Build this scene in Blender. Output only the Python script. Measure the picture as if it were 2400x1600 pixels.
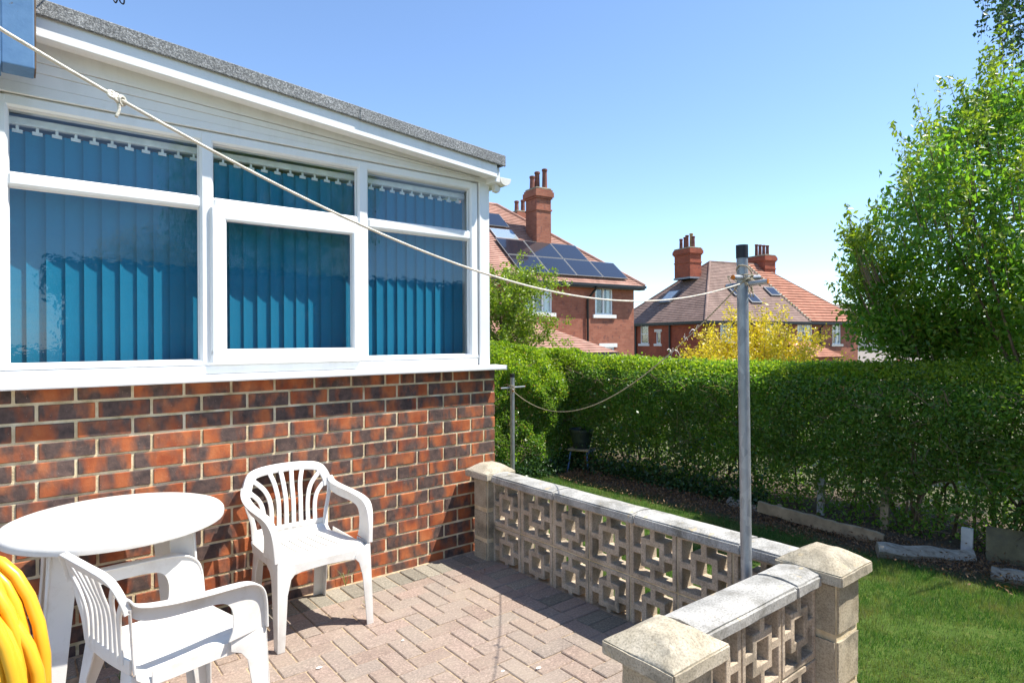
import bpy, bmesh, math, random
import numpy as np
from mathutils import Vector, Matrix

# ------------------------------------------------------------------ clear
for o in list(bpy.data.objects):
    bpy.data.objects.remove(o, do_unlink=True)
scene = bpy.context.scene
COL = scene.collection
random.seed(7)
rng = np.random.default_rng(11)
R = math.radians

# ------------------------------------------------------------------ camera
YAW, PIT, ROLL, HC, FPX = 0.6776, -0.0023, -0.0047, 1.48, 1450.67
fwd = Vector((math.sin(YAW) * math.cos(PIT), math.cos(YAW) * math.cos(PIT), math.sin(PIT)))
r0 = Vector((math.cos(YAW), -math.sin(YAW), 0))
u0 = r0.cross(fwd)
CR = r0 * math.cos(ROLL) + u0 * math.sin(ROLL)
CU = u0 * math.cos(ROLL) - r0 * math.sin(ROLL)
camd = bpy.data.cameras.new('camera')
cam = bpy.data.objects.new('camera', camd)
COL.objects.link(cam)
M = Matrix((CR, CU, -fwd)).transposed().to_4x4()
M.translation = (0, 0, HC)
cam.matrix_world = M
camd.sensor_width = 36
camd.lens = FPX / 2400 * 36
camd.clip_start = 0.05
camd.clip_end = 2000
scene.camera = cam

# ------------------------------------------------------------------ light
SUN = Vector((0.46, -0.38, 1.0)).normalized()
world = bpy.data.worlds.new('World')
scene.world = world
world.use_nodes = True
wn = world.node_tree
bg = wn.nodes['Background']
sky = wn.nodes.new('ShaderNodeTexSky')
sky.sky_type = 'NISHITA'
sky.sun_disc = False
sky.sun_elevation = math.asin(SUN.z)
sky.sun_rotation = math.atan2(SUN.x, SUN.y)
sky.air_density = 1.0
sky.dust_density = 0.15
sky.altitude = 900
sky.ozone_density = 4.0
wn.links.new(sky.outputs[0], bg.inputs[0])
bg.inputs[1].default_value = 0.132
sl = bpy.data.lights.new('sun', 'SUN')
sl.energy = 4.3
sl.angle = R(0.5)
sl.color = (1.0, 0.95, 0.86)
so = bpy.data.objects.new('sun', sl)
COL.objects.link(so)
so.rotation_euler = SUN.to_track_quat('Z', 'Y').to_euler()
so.location = (10, -8, 20)
vs = scene.view_settings
vs.view_transform = 'Standard'
vs.look = 'None'
vs.exposure = 1.05
vs.gamma = 1.0
vs.use_curve_mapping = False

# ------------------------------------------------------------------ helpers
def px(x, y):
    """a pixel of the 2352 px wide view as a direction from the lens"""
    s = 2400 / 2352
    return fwd + CR * ((x * s - 1200) / FPX) - CU * ((y * s - 800) / FPX)

def at(x, y, dep):
    return Vector((0, 0, HC)) + px(x, y) * dep

def onz(x, y, z):
    d = px(x, y)
    return Vector((0, 0, HC)) + d * ((z - HC) / d.z)

def c2w(lat, dep):
    return Vector((lat * r0.x + dep * math.sin(YAW), lat * r0.y + dep * math.cos(YAW), 0))

def link(o, parent=None):
    COL.objects.link(o)
    if parent is not None:
        o.parent = parent
    return o

def tag(o, label=None, cat=None, group=None, kind=None):
    if label: o['label'] = label
    if cat: o['category'] = cat
    if group: o['group'] = group
    if kind: o['kind'] = kind
    return o

def thing(name, label, cat, loc=(0, 0, 0), rz=0, group=None):
    o = bpy.data.objects.new(name, None)
    o.empty_display_size = 0.1
    link(o)
    o.location = loc
    o.rotation_euler = (0, 0, rz)
    return tag(o, label, cat, group)

def copy_tree(o, parent=None):
    c = o.copy()
    link(c, parent)
    for ch in o.children:
        copy_tree(ch, c)
    return c

class MB:
    def __init__(s):
        s.v, s.f = [], []
    def add(s, vs_, fs_):
        n = len(s.v)
        s.v += [tuple(v) for v in vs_]
        s.f += [tuple(i + n for i in f) for f in fs_]
        return s
    def box(s, lo, hi, m=None):
        (a, b, c), (d, e, f) = lo, hi
        vs_ = [(a, b, c), (d, b, c), (d, e, c), (a, e, c), (a, b, f), (d, b, f), (d, e, f), (a, e, f)]
        if m is not None:
            vs_ = [m @ Vector(v) for v in vs_]
        return s.add(vs_, [(3, 2, 1, 0), (4, 5, 6, 7), (0, 1, 5, 4), (1, 2, 6, 5), (2, 3, 7, 6), (3, 0, 4, 7)])
    def prism(s, poly, fn):
        """poly: 2D outline; fn(p, k) gives the 3D point on side k (0/1)"""
        n = len(poly)
        vs_ = [fn(p, 0) for p in poly] + [fn(p, 1) for p in poly]
        fs_ = [tuple(range(n - 1, -1, -1)), tuple(range(n, 2 * n))]
        fs_ += [(i, (i + 1) % n, n + (i + 1) % n, n + i) for i in range(n)]
        return s.add(vs_, fs_)
    def sweep(s, path, prof, side=None, scale=None, caps=True):
        """prof: list of (a,b) in (side, up) axes swept along path; side may be one vector or a list"""
        P = [Vector(p) for p in path]
        n, k = len(P), len(prof)
        vs_ = []
        prev = None
        for i, p in enumerate(P):
            t = (P[min(i + 1, n - 1)] - P[max(i - 1, 0)]).normalized()
            if side is None:
                if prev is None:
                    sd = t.orthogonal().normalized()
                else:
                    sd = (prev - t * prev.dot(t)).normalized()
                prev = sd
            else:
                sd = Vector(side[i] if isinstance(side, list) else side)
                sd = (sd - t * sd.dot(t)).normalized()
            up = sd.cross(t)
            sc = 1 if scale is None else (scale[i] if not callable(scale) else scale(i / (n - 1)))
            sa, sb = sc if isinstance(sc, tuple) else (sc, sc)
            vs_ += [p + sd * (a * sa) + up * (b * sb) for a, b in prof]
        fs_ = []
        for i in range(n - 1):
            for j in range(k):
                fs_.append((i * k + j, i * k + (j + 1) % k, (i + 1) * k + (j + 1) % k, (i + 1) * k + j))
        if caps:
            fs_.append(tuple(range(k - 1, -1, -1)))
            fs_.append(tuple((n - 1) * k + j for j in range(k)))
        return s.add(vs_, fs_)
    def tube(s, path, r, n=8, scale=None, caps=True):
        prof = [(r * math.cos(2 * math.pi * j / n), r * math.sin(2 * math.pi * j / n)) for j in range(n)]
        return s.sweep(path, prof, None, scale, caps)
    def lathe(s, prof, n=20, c=(0, 0, 0)):
        k = len(prof)
        vs_ = []
        for i in range(n):
            a = 2 * math.pi * i / n
            vs_ += [(c[0] + r * math.cos(a), c[1] + r * math.sin(a), c[2] + z) for r, z in prof]
        fs_ = [(i * k + j, ((i + 1) % n) * k + j, ((i + 1) % n) * k + j + 1, i * k + j + 1) for i in range(n) for j in range(k - 1)]
        fs_.append(tuple(i * k for i in range(n))[::-1])
        fs_.append(tuple(i * k + k - 1 for i in range(n)))
        return s.add(vs_, fs_)
    def mesh(s, name, mat, smooth=False, bevel=0, seg=1, angle=35):
        me = bpy.data.meshes.new(name)
        me.from_pydata(s.v, [], s.f)
        bm = bmesh.new()
        bm.from_mesh(me)
        bmesh.ops.recalc_face_normals(bm, faces=bm.faces)
        if bevel:
            ed = [e for e in bm.edges if e.is_manifold and e.calc_face_angle(0) > R(angle)]
            bmesh.ops.bevel(bm, geom=ed, offset=bevel, segments=seg, affect='EDGES', clamp_overlap=True, profile=0.6)
        bm.to_mesh(me)
        bm.free()
        if smooth:
            for p in me.polygons: p.use_smooth = True
        if smooth and smooth != 'all':
            try:
                me.set_sharp_from_angle(angle=R(40))
            except Exception:
                pass
        me.materials.append(mat)
        return me
    def build(s, name, mat, parent=None, **k):
        return link(bpy.data.objects.new(name, s.mesh(name, mat, **k)), parent)

def rrect(w, h, r=None, n=3):
    """rounded rectangle profile, centred"""
    r = min(w, h) * 0.45 if r is None else r
    out = []
    for cx, cy, a0 in ((w / 2 - r, h / 2 - r, 0), (-w / 2 + r, h / 2 - r, 90), (-w / 2 + r, -h / 2 + r, 180), (w / 2 - r, -h / 2 + r, 270)):
        for i in range(n + 1):
            a = R(a0 + 90 * i / n)
            out.append((cx + r * math.cos(a), cy + r * math.sin(a)))
    return out

def bez(pts, n=16):
    """Catmull-Rom through pts"""
    P = [Vector(p) for p in pts]
    P = [P[0] * 2 - P[1]] + P + [P[-1] * 2 - P[-2]]
    out = []
    seg = len(P) - 3
    for i in range(seg):
        for j in range(n):
            t = j / n
            a, b, c, d = P[i:i + 4]
            out.append(0.5 * ((2 * b) + (c - a) * t + (2 * a - 5 * b + 4 * c - d) * t * t + (3 * b - a - 3 * c + d) * t ** 3))
    out.append(P[-2])
    return out

# ------------------------------------------------------------------ materials
class NT:
    def __init__(s, name):
        s.m = bpy.data.materials.new(name)
        s.m.use_nodes = True
        s.t = s.m.node_tree
        s.p = s.t.nodes['Principled BSDF']
        s.out = s.t.nodes['Material Output']
    def n(s, typ, **kw):
        nd = s.t.nodes.new(typ)
        for k, v in kw.items():
            if hasattr(nd, k): setattr(nd, k, v)
        return nd
    def l(s, a, b):
        s.t.links.new(a, b)
    def pos(s, rand=False):
        g = s.n('ShaderNodeNewGeometry')
        if not rand: return g.outputs['Position']
        oi = s.n('ShaderNodeObjectInfo')
        mu = s.n('ShaderNodeMath', operation='MULTIPLY'); mu.inputs[1].default_value = 37.0
        s.l(oi.outputs['Random'], mu.inputs[0])
        cb = s.n('ShaderNodeCombineXYZ')
        for i in range(3): s.l(mu.outputs[0], cb.inputs[i])
        ad = s.n('ShaderNodeVectorMath', operation='ADD')
        s.l(g.outputs['Position'], ad.inputs[0]); s.l(cb.outputs[0], ad.inputs[1])
        return ad.outputs[0]
    def noise(s, vec, scale, det=4, rough=0.55):
        nd = s.n('ShaderNodeTexNoise')
        nd.inputs['Scale'].default_value = scale; nd.inputs['Detail'].default_value = det; nd.inputs['Roughness'].default_value = rough
        s.l(vec, nd.inputs['Vector'])
        return nd.outputs['Fac']
    def ramp(s, fac, stops, interp='LINEAR'):
        nd = s.n('ShaderNodeValToRGB')
        cr = nd.color_ramp
        cr.interpolation = interp
        while len(cr.elements) < len(stops): cr.elements.new(0.5)
        for e, (p_, c) in zip(cr.elements, stops):
            e.position = p_
            e.color = (c, c, c, 1) if isinstance(c, (int, float)) else (*c, 1)
        s.l(fac, nd.inputs[0])
        return nd.outputs[0]
    def mix(s, fac, a, b, mode='MIX'):
        nd = s.n('ShaderNodeMix', data_type='RGBA', blend_type=mode)
        for sock, v in ((nd.inputs[0], fac), (nd.inputs[6], a), (nd.inputs[7], b)):
            if isinstance(v, (int, float)): sock.default_value = v
            elif isinstance(v, tuple): sock.default_value = (*v, 1)
            else: s.l(v, sock)
        return nd.outputs[2]
    def bump(s, h, strength=0.3, dist=0.01):
        nd = s.n('ShaderNodeBump')
        nd.inputs['Strength'].default_value = strength; nd.inputs['Distance'].default_value = dist
        s.l(h, nd.inputs['Height'])
        s.l(nd.outputs[0], s.p.inputs['Normal'])
        return nd
    def col(s, c):
        if isinstance(c, tuple): s.p.inputs['Base Color'].default_value = (*c, 1)
        else: s.l(c, s.p.inputs['Base Color'])
    def rough(s, r, spec=None):
        if isinstance(r, (int, float)): s.p.inputs['Roughness'].default_value = r
        else: s.l(r, s.p.inputs['Roughness'])
        if spec is not None: s.p.inputs['Specular IOR Level'].default_value = spec
        return s.m

MAT = {}
def simple(name, c, rough=0.5, spec=0.5, var=0.15, scale=12, bump=0.0, bscale=80, metal=0.0, rand=False):
    t = NT(name)
    v = t.pos(rand)
    n1 = t.noise(v, scale, 5)
    lo = tuple(x * (1 - var) for x in c); hi = tuple(min(1, x * (1 + var)) for x in c)
    t.col(t.ramp(n1, [(0.3, lo), (0.7, hi)]))
    if bump: t.bump(t.noise(v, bscale, 4), bump, 0.004)
    t.p.inputs['Metallic'].default_value = metal
    MAT[name] = t.rough(rough, spec)
    return MAT[name]

def m_brick():
    t = NT('brick')
    v = t.pos(True)
    base = t.ramp(t.noise(v, 9, 4), [(0.3, (0.30, 0.066, 0.024)), (0.5, (0.43, 0.12, 0.042)), (0.72, (0.52, 0.18, 0.07))])
    mp = t.n('ShaderNodeMapping'); mp.inputs['Scale'].default_value = (1.25, 1.0, 0.55); mp.inputs['Rotation'].default_value = (0, 0.5, 0); t.l(v, mp.inputs[0])
    sm = t.ramp(t.noise(mp.outputs[0], 8.5, 3, 0.5), [(0.37, 0.0), (0.47, 0.5), (0.56, 1.0)])
    dk = t.ramp(t.noise(v, 26, 3), [(0.3, (0.06, 0.043, 0.040)), (0.7, (0.15, 0.095, 0.078))])
    c = t.mix(sm, base, dk)
    sp = t.ramp(t.noise(v, 160, 2), [(0.70, 0.0), (0.74, 1.0)])
    c = t.mix(sp, c, (0.40, 0.28, 0.22))
    oi = t.n('ShaderNodeObjectInfo')
    c = t.mix(0.5, c, t.ramp(oi.outputs['Random'], [(0, 0.62), (1, 1.0)]), 'MULTIPLY')
    t.col(c)
    t.bump(t.noise(v, 90, 5), 0.35, 0.004)
    MAT['brick'] = t.rough(0.75, 0.3)
m_brick()

def m_mortar():
    t = NT('mortar')
    v = t.pos()
    c = t.ramp(t.noise(v, 14, 6), [(0.25, (0.40, 0.30, 0.16)), (0.5, (0.64, 0.52, 0.33)), (0.75, (0.78, 0.68, 0.50))])
    t.col(c)
    t.bump(t.noise(v, 120, 5), 0.6, 0.006)
    MAT['mortar'] = t.rough(0.9, 0.2)
m_mortar()

def m_stone(name, a, b, c_, lich=0.0, stain=True, speck=True):
    t = NT(name)
    v = t.pos(True)
    c = t.ramp(t.noise(v, 8, 6, 0.6), [(0.25, a), (0.5, b), (0.78, c_)])
    if speck:
        sp = t.ramp(t.noise(v, 140, 3, 0.7), [(0.33, 0.55), (0.5, 1.0), (0.68, 1.22)])
        c = t.mix(0.85, c, sp, 'MULTIPLY')
    if stain:
        st = t.ramp(t.noise(t.pos(), 5.5, 7, 0.68), [(0.50, 0.0), (0.68, 0.75)])
        c = t.mix(st, c, (0.11, 0.10, 0.075))
    if lich:
        lm = t.ramp(t.noise(v, 22, 3, 0.5), [(0.66, 0.0), (0.70, lich)])
        c = t.mix(lm, c, (0.52, 0.40, 0.22))
    t.col(c)
    t.bump(t.noise(v, 150, 4, 0.7), 0.45, 0.004)
    MAT[name] = t.rough(0.88, 0.25)
m_stone('screen_concrete', (0.36, 0.28, 0.20), (0.48, 0.39, 0.29), (0.58, 0.49, 0.38))
m_stone('pilaster_concrete', (0.30, 0.25, 0.17), (0.42, 0.36, 0.26), (0.50, 0.44, 0.33))
m_stone('coping_concrete', (0.24, 0.235, 0.22), (0.38, 0.37, 0.345), (0.52, 0.50, 0.46), lich=0.6)
m_stone('cap_concrete', (0.30, 0.255, 0.18), (0.44, 0.385, 0.29), (0.56, 0.50, 0.40), lich=0.35)
m_stone('slab_concrete', (0.12, 0.10, 0.055), (0.19, 0.16, 0.085), (0.27, 0.23, 0.14), speck=False)

def m_paver():
    t = NT('paver')
    v = t.pos(True)
    oi = t.n('ShaderNodeObjectInfo')
    tone = t.ramp(oi.outputs['Random'], [(0.0, (0.25, 0.185, 0.15)), (0.3, (0.29, 0.22, 0.18)), (0.6, (0.265, 0.215, 0.18)), (0.85, (0.305, 0.225, 0.185)), (1.0, (0.24, 0.20, 0.17))])
    c = t.mix(0.75, tone, t.ramp(t.noise(v, 95, 4, 0.8), [(0.3, 0.55), (0.5, 1.0), (0.62, 1.5), (0.68, 2.3)]), 'MULTIPLY')
    c = t.mix(t.ramp(t.noise(t.pos(), 3.2, 6, 0.6), [(0.42, 0.0), (0.72, 0.6)]), c, (0.36, 0.30, 0.235))
    t.col(c)
    t.bump(t.noise(v, 220, 4, 0.75), 0.5, 0.004)
    MAT['paver'] = t.rough(0.9, 0.25)
    t = NT('paver_grey')
    v = t.pos(True)
    oi = t.n('ShaderNodeObjectInfo')
    tone = t.ramp(oi.outputs['Random'], [(0.0, (0.19, 0.17, 0.135)), (0.5, (0.25, 0.225, 0.18)), (1.0, (0.30, 0.265, 0.21))])
    c = t.mix(0.75, tone, t.ramp(t.noise(v, 95, 4, 0.8), [(0.3, 0.55), (0.5, 1.0), (0.62, 1.5), (0.68, 2.3)]), 'MULTIPLY')
    t.col(c)
    t.bump(t.noise(v, 220, 4, 0.75), 0.5, 0.004)
    MAT['paver_grey'] = t.rough(0.9, 0.25)
m_paver()
simple('joint_sand', (0.42, 0.32, 0.21), 0.95, 0.15, 0.35, 25, 0.6, 150)

def m_upvc(name, c, dirt=0.25):
    t = NT(name)
    v = t.pos()
    mp = t.n('ShaderNodeMapping'); mp.inputs['Scale'].default_value = (1, 1, 0.25); t.l(v, mp.inputs[0])
    d1 = t.ramp(t.noise(mp.outputs[0], 7, 6, 0.65), [(0.5, 0.0), (0.85, dirt)])
    cc = t.mix(d1, c, (0.40, 0.36, 0.30))
    t.col(cc)
    t.bump(t.noise(v, 260, 2), 0.05, 0.001)
    MAT[name] = t.rough(0.32, 0.45)
m_upvc('upvc', (0.80, 0.80, 0.79))
m_upvc('cladding', (0.78, 0.775, 0.76), 0.3)
m_upvc('gutter_plastic', (0.68, 0.66, 0.60), 0.6)

def m_resin():
    t = NT('resin')
    v = t.pos()
    d1 = t.ramp(t.noise(v, 9, 7, 0.7), [(0.50, 0.0), (0.75, 0.5)])
    d2 = t.ramp(t.noise(v, 60, 4, 0.7), [(0.60, 0.0), (0.75, 0.22)])
    cc = t.mix(d1, (0.72, 0.70, 0.66), (0.48, 0.42, 0.35))
    cc = t.mix(d2, cc, (0.45, 0.40, 0.35))
    t.col(cc)
    t.bump(t.noise(v, 180, 3), 0.06, 0.002)
    t.p.inputs['Subsurface Weight'].default_value = 0.08
    t.p.inputs['Subsurface Radius'].default_value = (0.01, 0.008, 0.006)
    MAT['resin'] = t.rough(0.42, 0.4)
m_resin()

def m_felt():
    t = NT('roof_felt')
    v = t.pos()
    n1 = t.noise(v, 130, 3, 0.9)
    c = t.ramp(n1, [(0.36, (0.05, 0.055, 0.058)), (0.5, (0.19, 0.20, 0.205)), (0.60, (0.42, 0.43, 0.435)), (0.68, (0.75, 0.76, 0.77))])
    c = t.mix(t.ramp(t.noise(v, 6, 5), [(0.35, 0.35), (0.7, 0.0)]), c, (0.05, 0.05, 0.05))
    t.col(c)
    t.bump(n1, 0.9, 0.006)
    MAT['roof_felt'] = t.rough(0.7, 0.5)
m_felt()

def m_blue():
    t = NT('blue_paint')
    v = t.pos()
    c = t.ramp(t.noise(v, 10, 5), [(0.3, (0.075, 0.165, 0.31)), (0.7, (0.12, 0.235, 0.40))])
    c = t.mix(t.ramp(t.noise(v, 38, 5, 0.7), [(0.66, 0.0), (0.70, 1.0)]), c, (0.10, 0.075, 0.05))
    t.col(c)
    t.bump(t.noise(v, 70, 4), 0.2, 0.003)
    MAT['blue_paint'] = t.rough(0.4, 0.5)
m_blue()

def m_glass():
    t = NT('window_glass')
    t.t.nodes.remove(t.p)
    tr = t.n('ShaderNodeBsdfTransparent'); tr.inputs[0].default_value = (0.93, 0.97, 0.98, 1)
    gl = t.n('ShaderNodeBsdfGlossy'); gl.inputs['Roughness'].default_value = 0.02
    gl.inputs[0].default_value = (0.95, 0.97, 1, 1)
    lw = t.n('ShaderNodeLayerWeight'); lw.inputs[0].default_value = 0.5      # facing term works from both sides of a thin pane
    pw_ = t.n('ShaderNodeMath', operation='POWER'); t.l(lw.outputs['Facing'], pw_.inputs[0]); pw_.inputs[1].default_value = 4.0
    fr = t.n('ShaderNodeMath', operation='MULTIPLY_ADD'); t.l(pw_.outputs[0], fr.inputs[0]); fr.inputs[1].default_value = 0.85; fr.inputs[2].default_value = 0.06
    bu = t.n('ShaderNodeBump'); bu.inputs['Strength'].default_value = 0.035; bu.inputs['Distance'].default_value = 0.01
    t.l(t.noise(t.pos(), 26, 2), bu.inputs['Height'])
    t.l(bu.outputs[0], gl.inputs['Normal'])
    mx = t.n('ShaderNodeMixShader')
    t.l(fr.outputs[0], mx.inputs[0]); t.l(tr.outputs[0], mx.inputs[1]); t.l(gl.outputs[0], mx.inputs[2])
    t.l(mx.outputs[0], t.out.inputs[0])
    MAT['window_glass'] = t.m
m_glass()

def m_blind():
    t = NT('blind_fabric')
    v = t.pos()
    n1 = t.noise(v, 320, 3, 0.8)
    c = t.ramp(n1, [(0.3, (0.004, 0.125, 0.22)), (0.7, (0.010, 0.20, 0.33))])
    t.col(c)
    t.bump(n1, 0.3, 0.003)
    MAT['blind_fabric'] = t.rough(0.85, 0.2)
m_blind()

def m_house_brick(name, a, b, mort, sx=0.235, sz=0.08):
    t = NT(name)
    tc = t.n('ShaderNodeTexCoord')
    br = t.n('ShaderNodeTexBrick')
    br.inputs['Scale'].default_value = 1.0
    br.inputs['Brick Width'].default_value = sx; br.inputs['Row Height'].default_value = sz
    br.inputs['Mortar Size'].default_value = 0.006; br.inputs['Mortar Smooth'].default_value = 0.2
    br.inputs['Color1'].default_value = (*a, 1); br.inputs['Color2'].default_value = (*b, 1); br.inputs['Mortar'].default_value = (*mort, 1)
    sp = t.n('ShaderNodeSeparateXYZ'); t.l(tc.outputs['Object'], sp.inputs[0])
    ad = t.n('ShaderNodeMath', operation='ADD'); t.l(sp.outputs[0], ad.inputs[0]); t.l(sp.outputs[1], ad.inputs[1])
    cb = t.n('ShaderNodeCombineXYZ'); t.l(ad.outputs[0], cb.inputs[0]); t.l(sp.outputs[2], cb.inputs[1])
    t.l(cb.outputs[0], br.inputs['Vector'])
    c = t.mix(0.8, br.outputs['Color'], t.ramp(t.noise(t.pos(), 1.1, 7, 0.65), [(0.3, 0.62), (0.6, 1.05)]), 'MULTIPLY')
    c = t.mix(t.ramp(t.noise(t.pos(), 5, 2, 0.4), [(0.60, 0.0), (0.68, 0.5)]), c, (0.13, 0.06, 0.055))
    t.col(c)
    MAT[name] = t.rough(0.85, 0.25)
m_house_brick('red_house_brick', (0.30, 0.10, 0.06), (0.37, 0.14, 0.085), (0.28, 0.16, 0.12))
m_house_brick('dark_red_brick', (0.31, 0.075, 0.042), (0.38, 0.10, 0.052), (0.26, 0.13, 0.09))

def m_tile(name, a, b, w=0.17):
    t = NT(name)
    tc = t.n('ShaderNodeTexCoord')
    v = tc.outputs['Object']
    wv = t.n('ShaderNodeTexVoronoi'); wv.inputs['Scale'].default_value = 4.0
    t.l(v, wv.inputs['Vector'])
    c = t.mix(wv.outputs['Color'], a, b)
    c = t.mix(0.85, c, t.ramp(t.noise(t.pos(), 1.2, 7, 0.7), [(0.3, 0.6), (0.65, 1.12)]), 'MULTIPLY')
    t.col(c)
    MAT[name] = t.rough(0.85, 0.25)
m_tile('rosemary_tile', (0.34, 0.185, 0.14), (0.45, 0.265, 0.205))
m_tile('brown_tile', (0.21, 0.14, 0.115), (0.29, 0.20, 0.165))
m_tile('orange_tile', (0.36, 0.16, 0.105), (0.44, 0.205, 0.135))
m_tile('grey_tile', (0.24, 0.20, 0.18), (0.32, 0.27, 0.24))

simple('chimney_pot_clay', (0.19, 0.075, 0.055), 0.8, 0.3, 0.35, 4)
simple('buff_pot_clay', (0.38, 0.24, 0.10), 0.8, 0.3, 0.3, 4)
simple('flaunching', (0.30, 0.265, 0.19), 0.9, 0.2, 0.4, 6, 0.4, 30)
simple('black_paint', (0.012, 0.012, 0.014), 0.4, 0.5)
simple('stone_white', (0.74, 0.73, 0.70), 0.7, 0.3, 0.08)
simple('stone_cream', (0.62, 0.56, 0.42), 0.8, 0.3, 0.12)
simple('stone_grey', (0.36, 0.36, 0.35), 0.8, 0.3, 0.12)
simple('render_pale', (0.62, 0.52, 0.46), 0.9, 0.2, 0.1)
simple('lead', (0.22, 0.235, 0.26), 0.55, 0.5, 0.15)
simple('curtain', (0.66, 0.66, 0.64), 0.9, 0.1, 0.12, 8)
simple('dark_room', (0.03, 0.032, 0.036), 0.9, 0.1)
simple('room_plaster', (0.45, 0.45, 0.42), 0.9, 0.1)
simple('headrail', (0.72, 0.74, 0.72), 0.5, 0.4)
simple('alu', (0.45, 0.47, 0.50), 0.35, 0.5, 0.05, metal=0.9)
simple('grey_frame', (0.14, 0.145, 0.15), 0.45, 0.5, 0.05)
simple('hose_yellow', (0.80, 0.42, 0.025), 0.33, 0.5, 0.06, 20)
simple('rope', (0.74, 0.69, 0.58), 0.75, 0.2, 0.18, 60, 0.5, 500)
simple('rope_old', (0.40, 0.345, 0.24), 0.85, 0.2, 0.3, 60, 0.5, 500)
simple('tape_white', (0.70, 0.66, 0.60), 0.8, 0.2, 0.15, 40)
simple('rubber_black', (0.012, 0.012, 0.016), 0.5, 0.5)
simple('rust_orange', (0.50, 0.155, 0.02), 0.7, 0.3, 0.3, 90)
simple('timber', (0.40, 0.30, 0.19), 0.85, 0.2, 0.35, 9, 0.6, 40)
simple('timber_dark', (0.15, 0.10, 0.065), 0.9, 0.2, 0.4, 14, 0.6, 40)
simple('white_post_paint', (0.58, 0.56, 0.52), 0.75, 0.3, 0.25, 12, 0.3, 40)
simple('blue_tube', (0.08, 0.16, 0.36), 0.4, 0.5, 0.15)
simple('dark_plastic', (0.028, 0.038, 0.036), 0.42, 0.5, 0.3)
simple('terracotta', (0.36, 0.14, 0.085), 0.8, 0.3, 0.2)
simple('bark', (0.14, 0.095, 0.06), 0.9, 0.2, 0.4, 30, 0.6, 60)
simple('twig', (0.19, 0.135, 0.085), 0.9, 0.2, 0.35, 20)
simple('compost', (0.04, 0.028, 0.02), 0.95, 0.1, 0.4, 40)
simple('pebbledash', (0.50, 0.48, 0.45), 0.95, 0.2, 0.3, 60, 0.8, 70)
simple('garage_fascia', (0.42, 0.45, 0.48), 0.5, 0.4)
simple('litter', (0.22, 0.13, 0.075), 0.95, 0.1, 0.5, 60)
simple('white_chip', (0.72, 0.70, 0.66), 0.8, 0.2)

def m_galv():
    t = NT('galvanised')
    v = t.pos()
    vo = t.n('ShaderNodeTexVoronoi'); vo.inputs['Scale'].default_value = 55
    mp = t.n('ShaderNodeMapping'); mp.inputs['Scale'].default_value = (1, 1, 0.45); t.l(v, mp.inputs[0]); t.l(mp.outputs[0], vo.inputs['Vector'])
    sp = t.n('ShaderNodeSeparateColor'); t.l(vo.outputs['Color'], sp.inputs[0])
    c = t.ramp(sp.outputs[0], [(0.0, (0.25, 0.27, 0.29)), (1.0, (0.38, 0.40, 0.42))])
    c = t.mix(t.ramp(t.noise(v, 12, 6, 0.7), [(0.5, 0.0), (0.8, 0.5)]), c, (0.19, 0.20, 0.21))
    t.col(c)
    t.p.inputs['Metallic'].default_value = 0.55
    MAT['galvanised'] = t.rough(0.48, 0.5)
m_galv()

def m_log():
    t = NT('log_wood')
    v = t.pos()
    mp = t.n('ShaderNodeMapping'); mp.inputs['Scale'].default_value = (3.5, 1.0, 3.5); t.l(v, mp.inputs[0])
    c = t.ramp(t.noise(mp.outputs[0], 9, 7, 0.7), [(0.3, (0.13, 0.10, 0.075)), (0.45, (0.34, 0.295, 0.235)), (0.7, (0.50, 0.455, 0.39))])
    t.col(c)
    t.bump(t.noise(mp.outputs[0], 16, 6, 0.7), 0.8, 0.015)
    MAT['log_wood'] = t.rough(0.9, 0.2)
m_log()

def m_leaf(name, stops, trans=0.35, rough=0.38, patch=None):
    t = NT(name)
    g = t.n('ShaderNodeNewGeometry')
    c = t.ramp(g.outputs['Random Per Island'], stops)
    if patch:
        pn = t.ramp(t.noise(g.outputs['Position'], patch[0], 5, 0.65), [(0.45, 0.0), (0.68, patch[2])])
        c = t.mix(pn, c, patch[1])
    t.col(c)
    t.rough(rough, 0.45)
    tl = t.n('ShaderNodeBsdfTranslucent')
    bc = t.n('ShaderNodeMix', data_type='RGBA', blend_type='MULTIPLY'); bc.inputs[0].default_value = 1.0
    t.l(c, bc.inputs[6]); bc.inputs[7].default_value = (1.7, 1.9, 0.7, 1)
    t.l(bc.outputs[2], tl.inputs[0])
    mx = t.n('ShaderNodeMixShader'); mx.inputs[0].default_value = trans
    t.l(t.p.outputs[0], mx.inputs[1]); t.l(tl.outputs[0], mx.inputs[2])
    t.l(mx.outputs[0], t.out.inputs[0])
    MAT[name] = t.m
m_leaf('privet_leaf', [(0.0, (0.085, 0.175, 0.035)), (0.45, (0.14, 0.255, 0.045)), (0.8, (0.20, 0.32, 0.05)), (0.93, (0.29, 0.37, 0.07)), (1.0, (0.34, 0.22, 0.10))], 0.5, 0.30, patch=(2.4, (0.10, 0.15, 0.05), 0.6))
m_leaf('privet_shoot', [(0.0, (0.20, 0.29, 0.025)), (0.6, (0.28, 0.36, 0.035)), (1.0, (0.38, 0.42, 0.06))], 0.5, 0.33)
m_leaf('shrub_leaf', [(0.0, (0.08, 0.175, 0.028)), (0.5, (0.13, 0.25, 0.035)), (0.85, (0.19, 0.31, 0.045)), (1.0, (0.32, 0.31, 0.09))], 0.52)
m_leaf('young_leaf', [(0.0, (0.14, 0.21, 0.02)), (0.6, (0.22, 0.29, 0.03)), (1.0, (0.30, 0.35, 0.05))])
m_leaf('gold_leaf', [(0.0, (0.42, 0.34, 0.025)), (0.6, (0.60, 0.45, 0.035)), (1.0, (0.70, 0.52, 0.08))])
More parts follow.
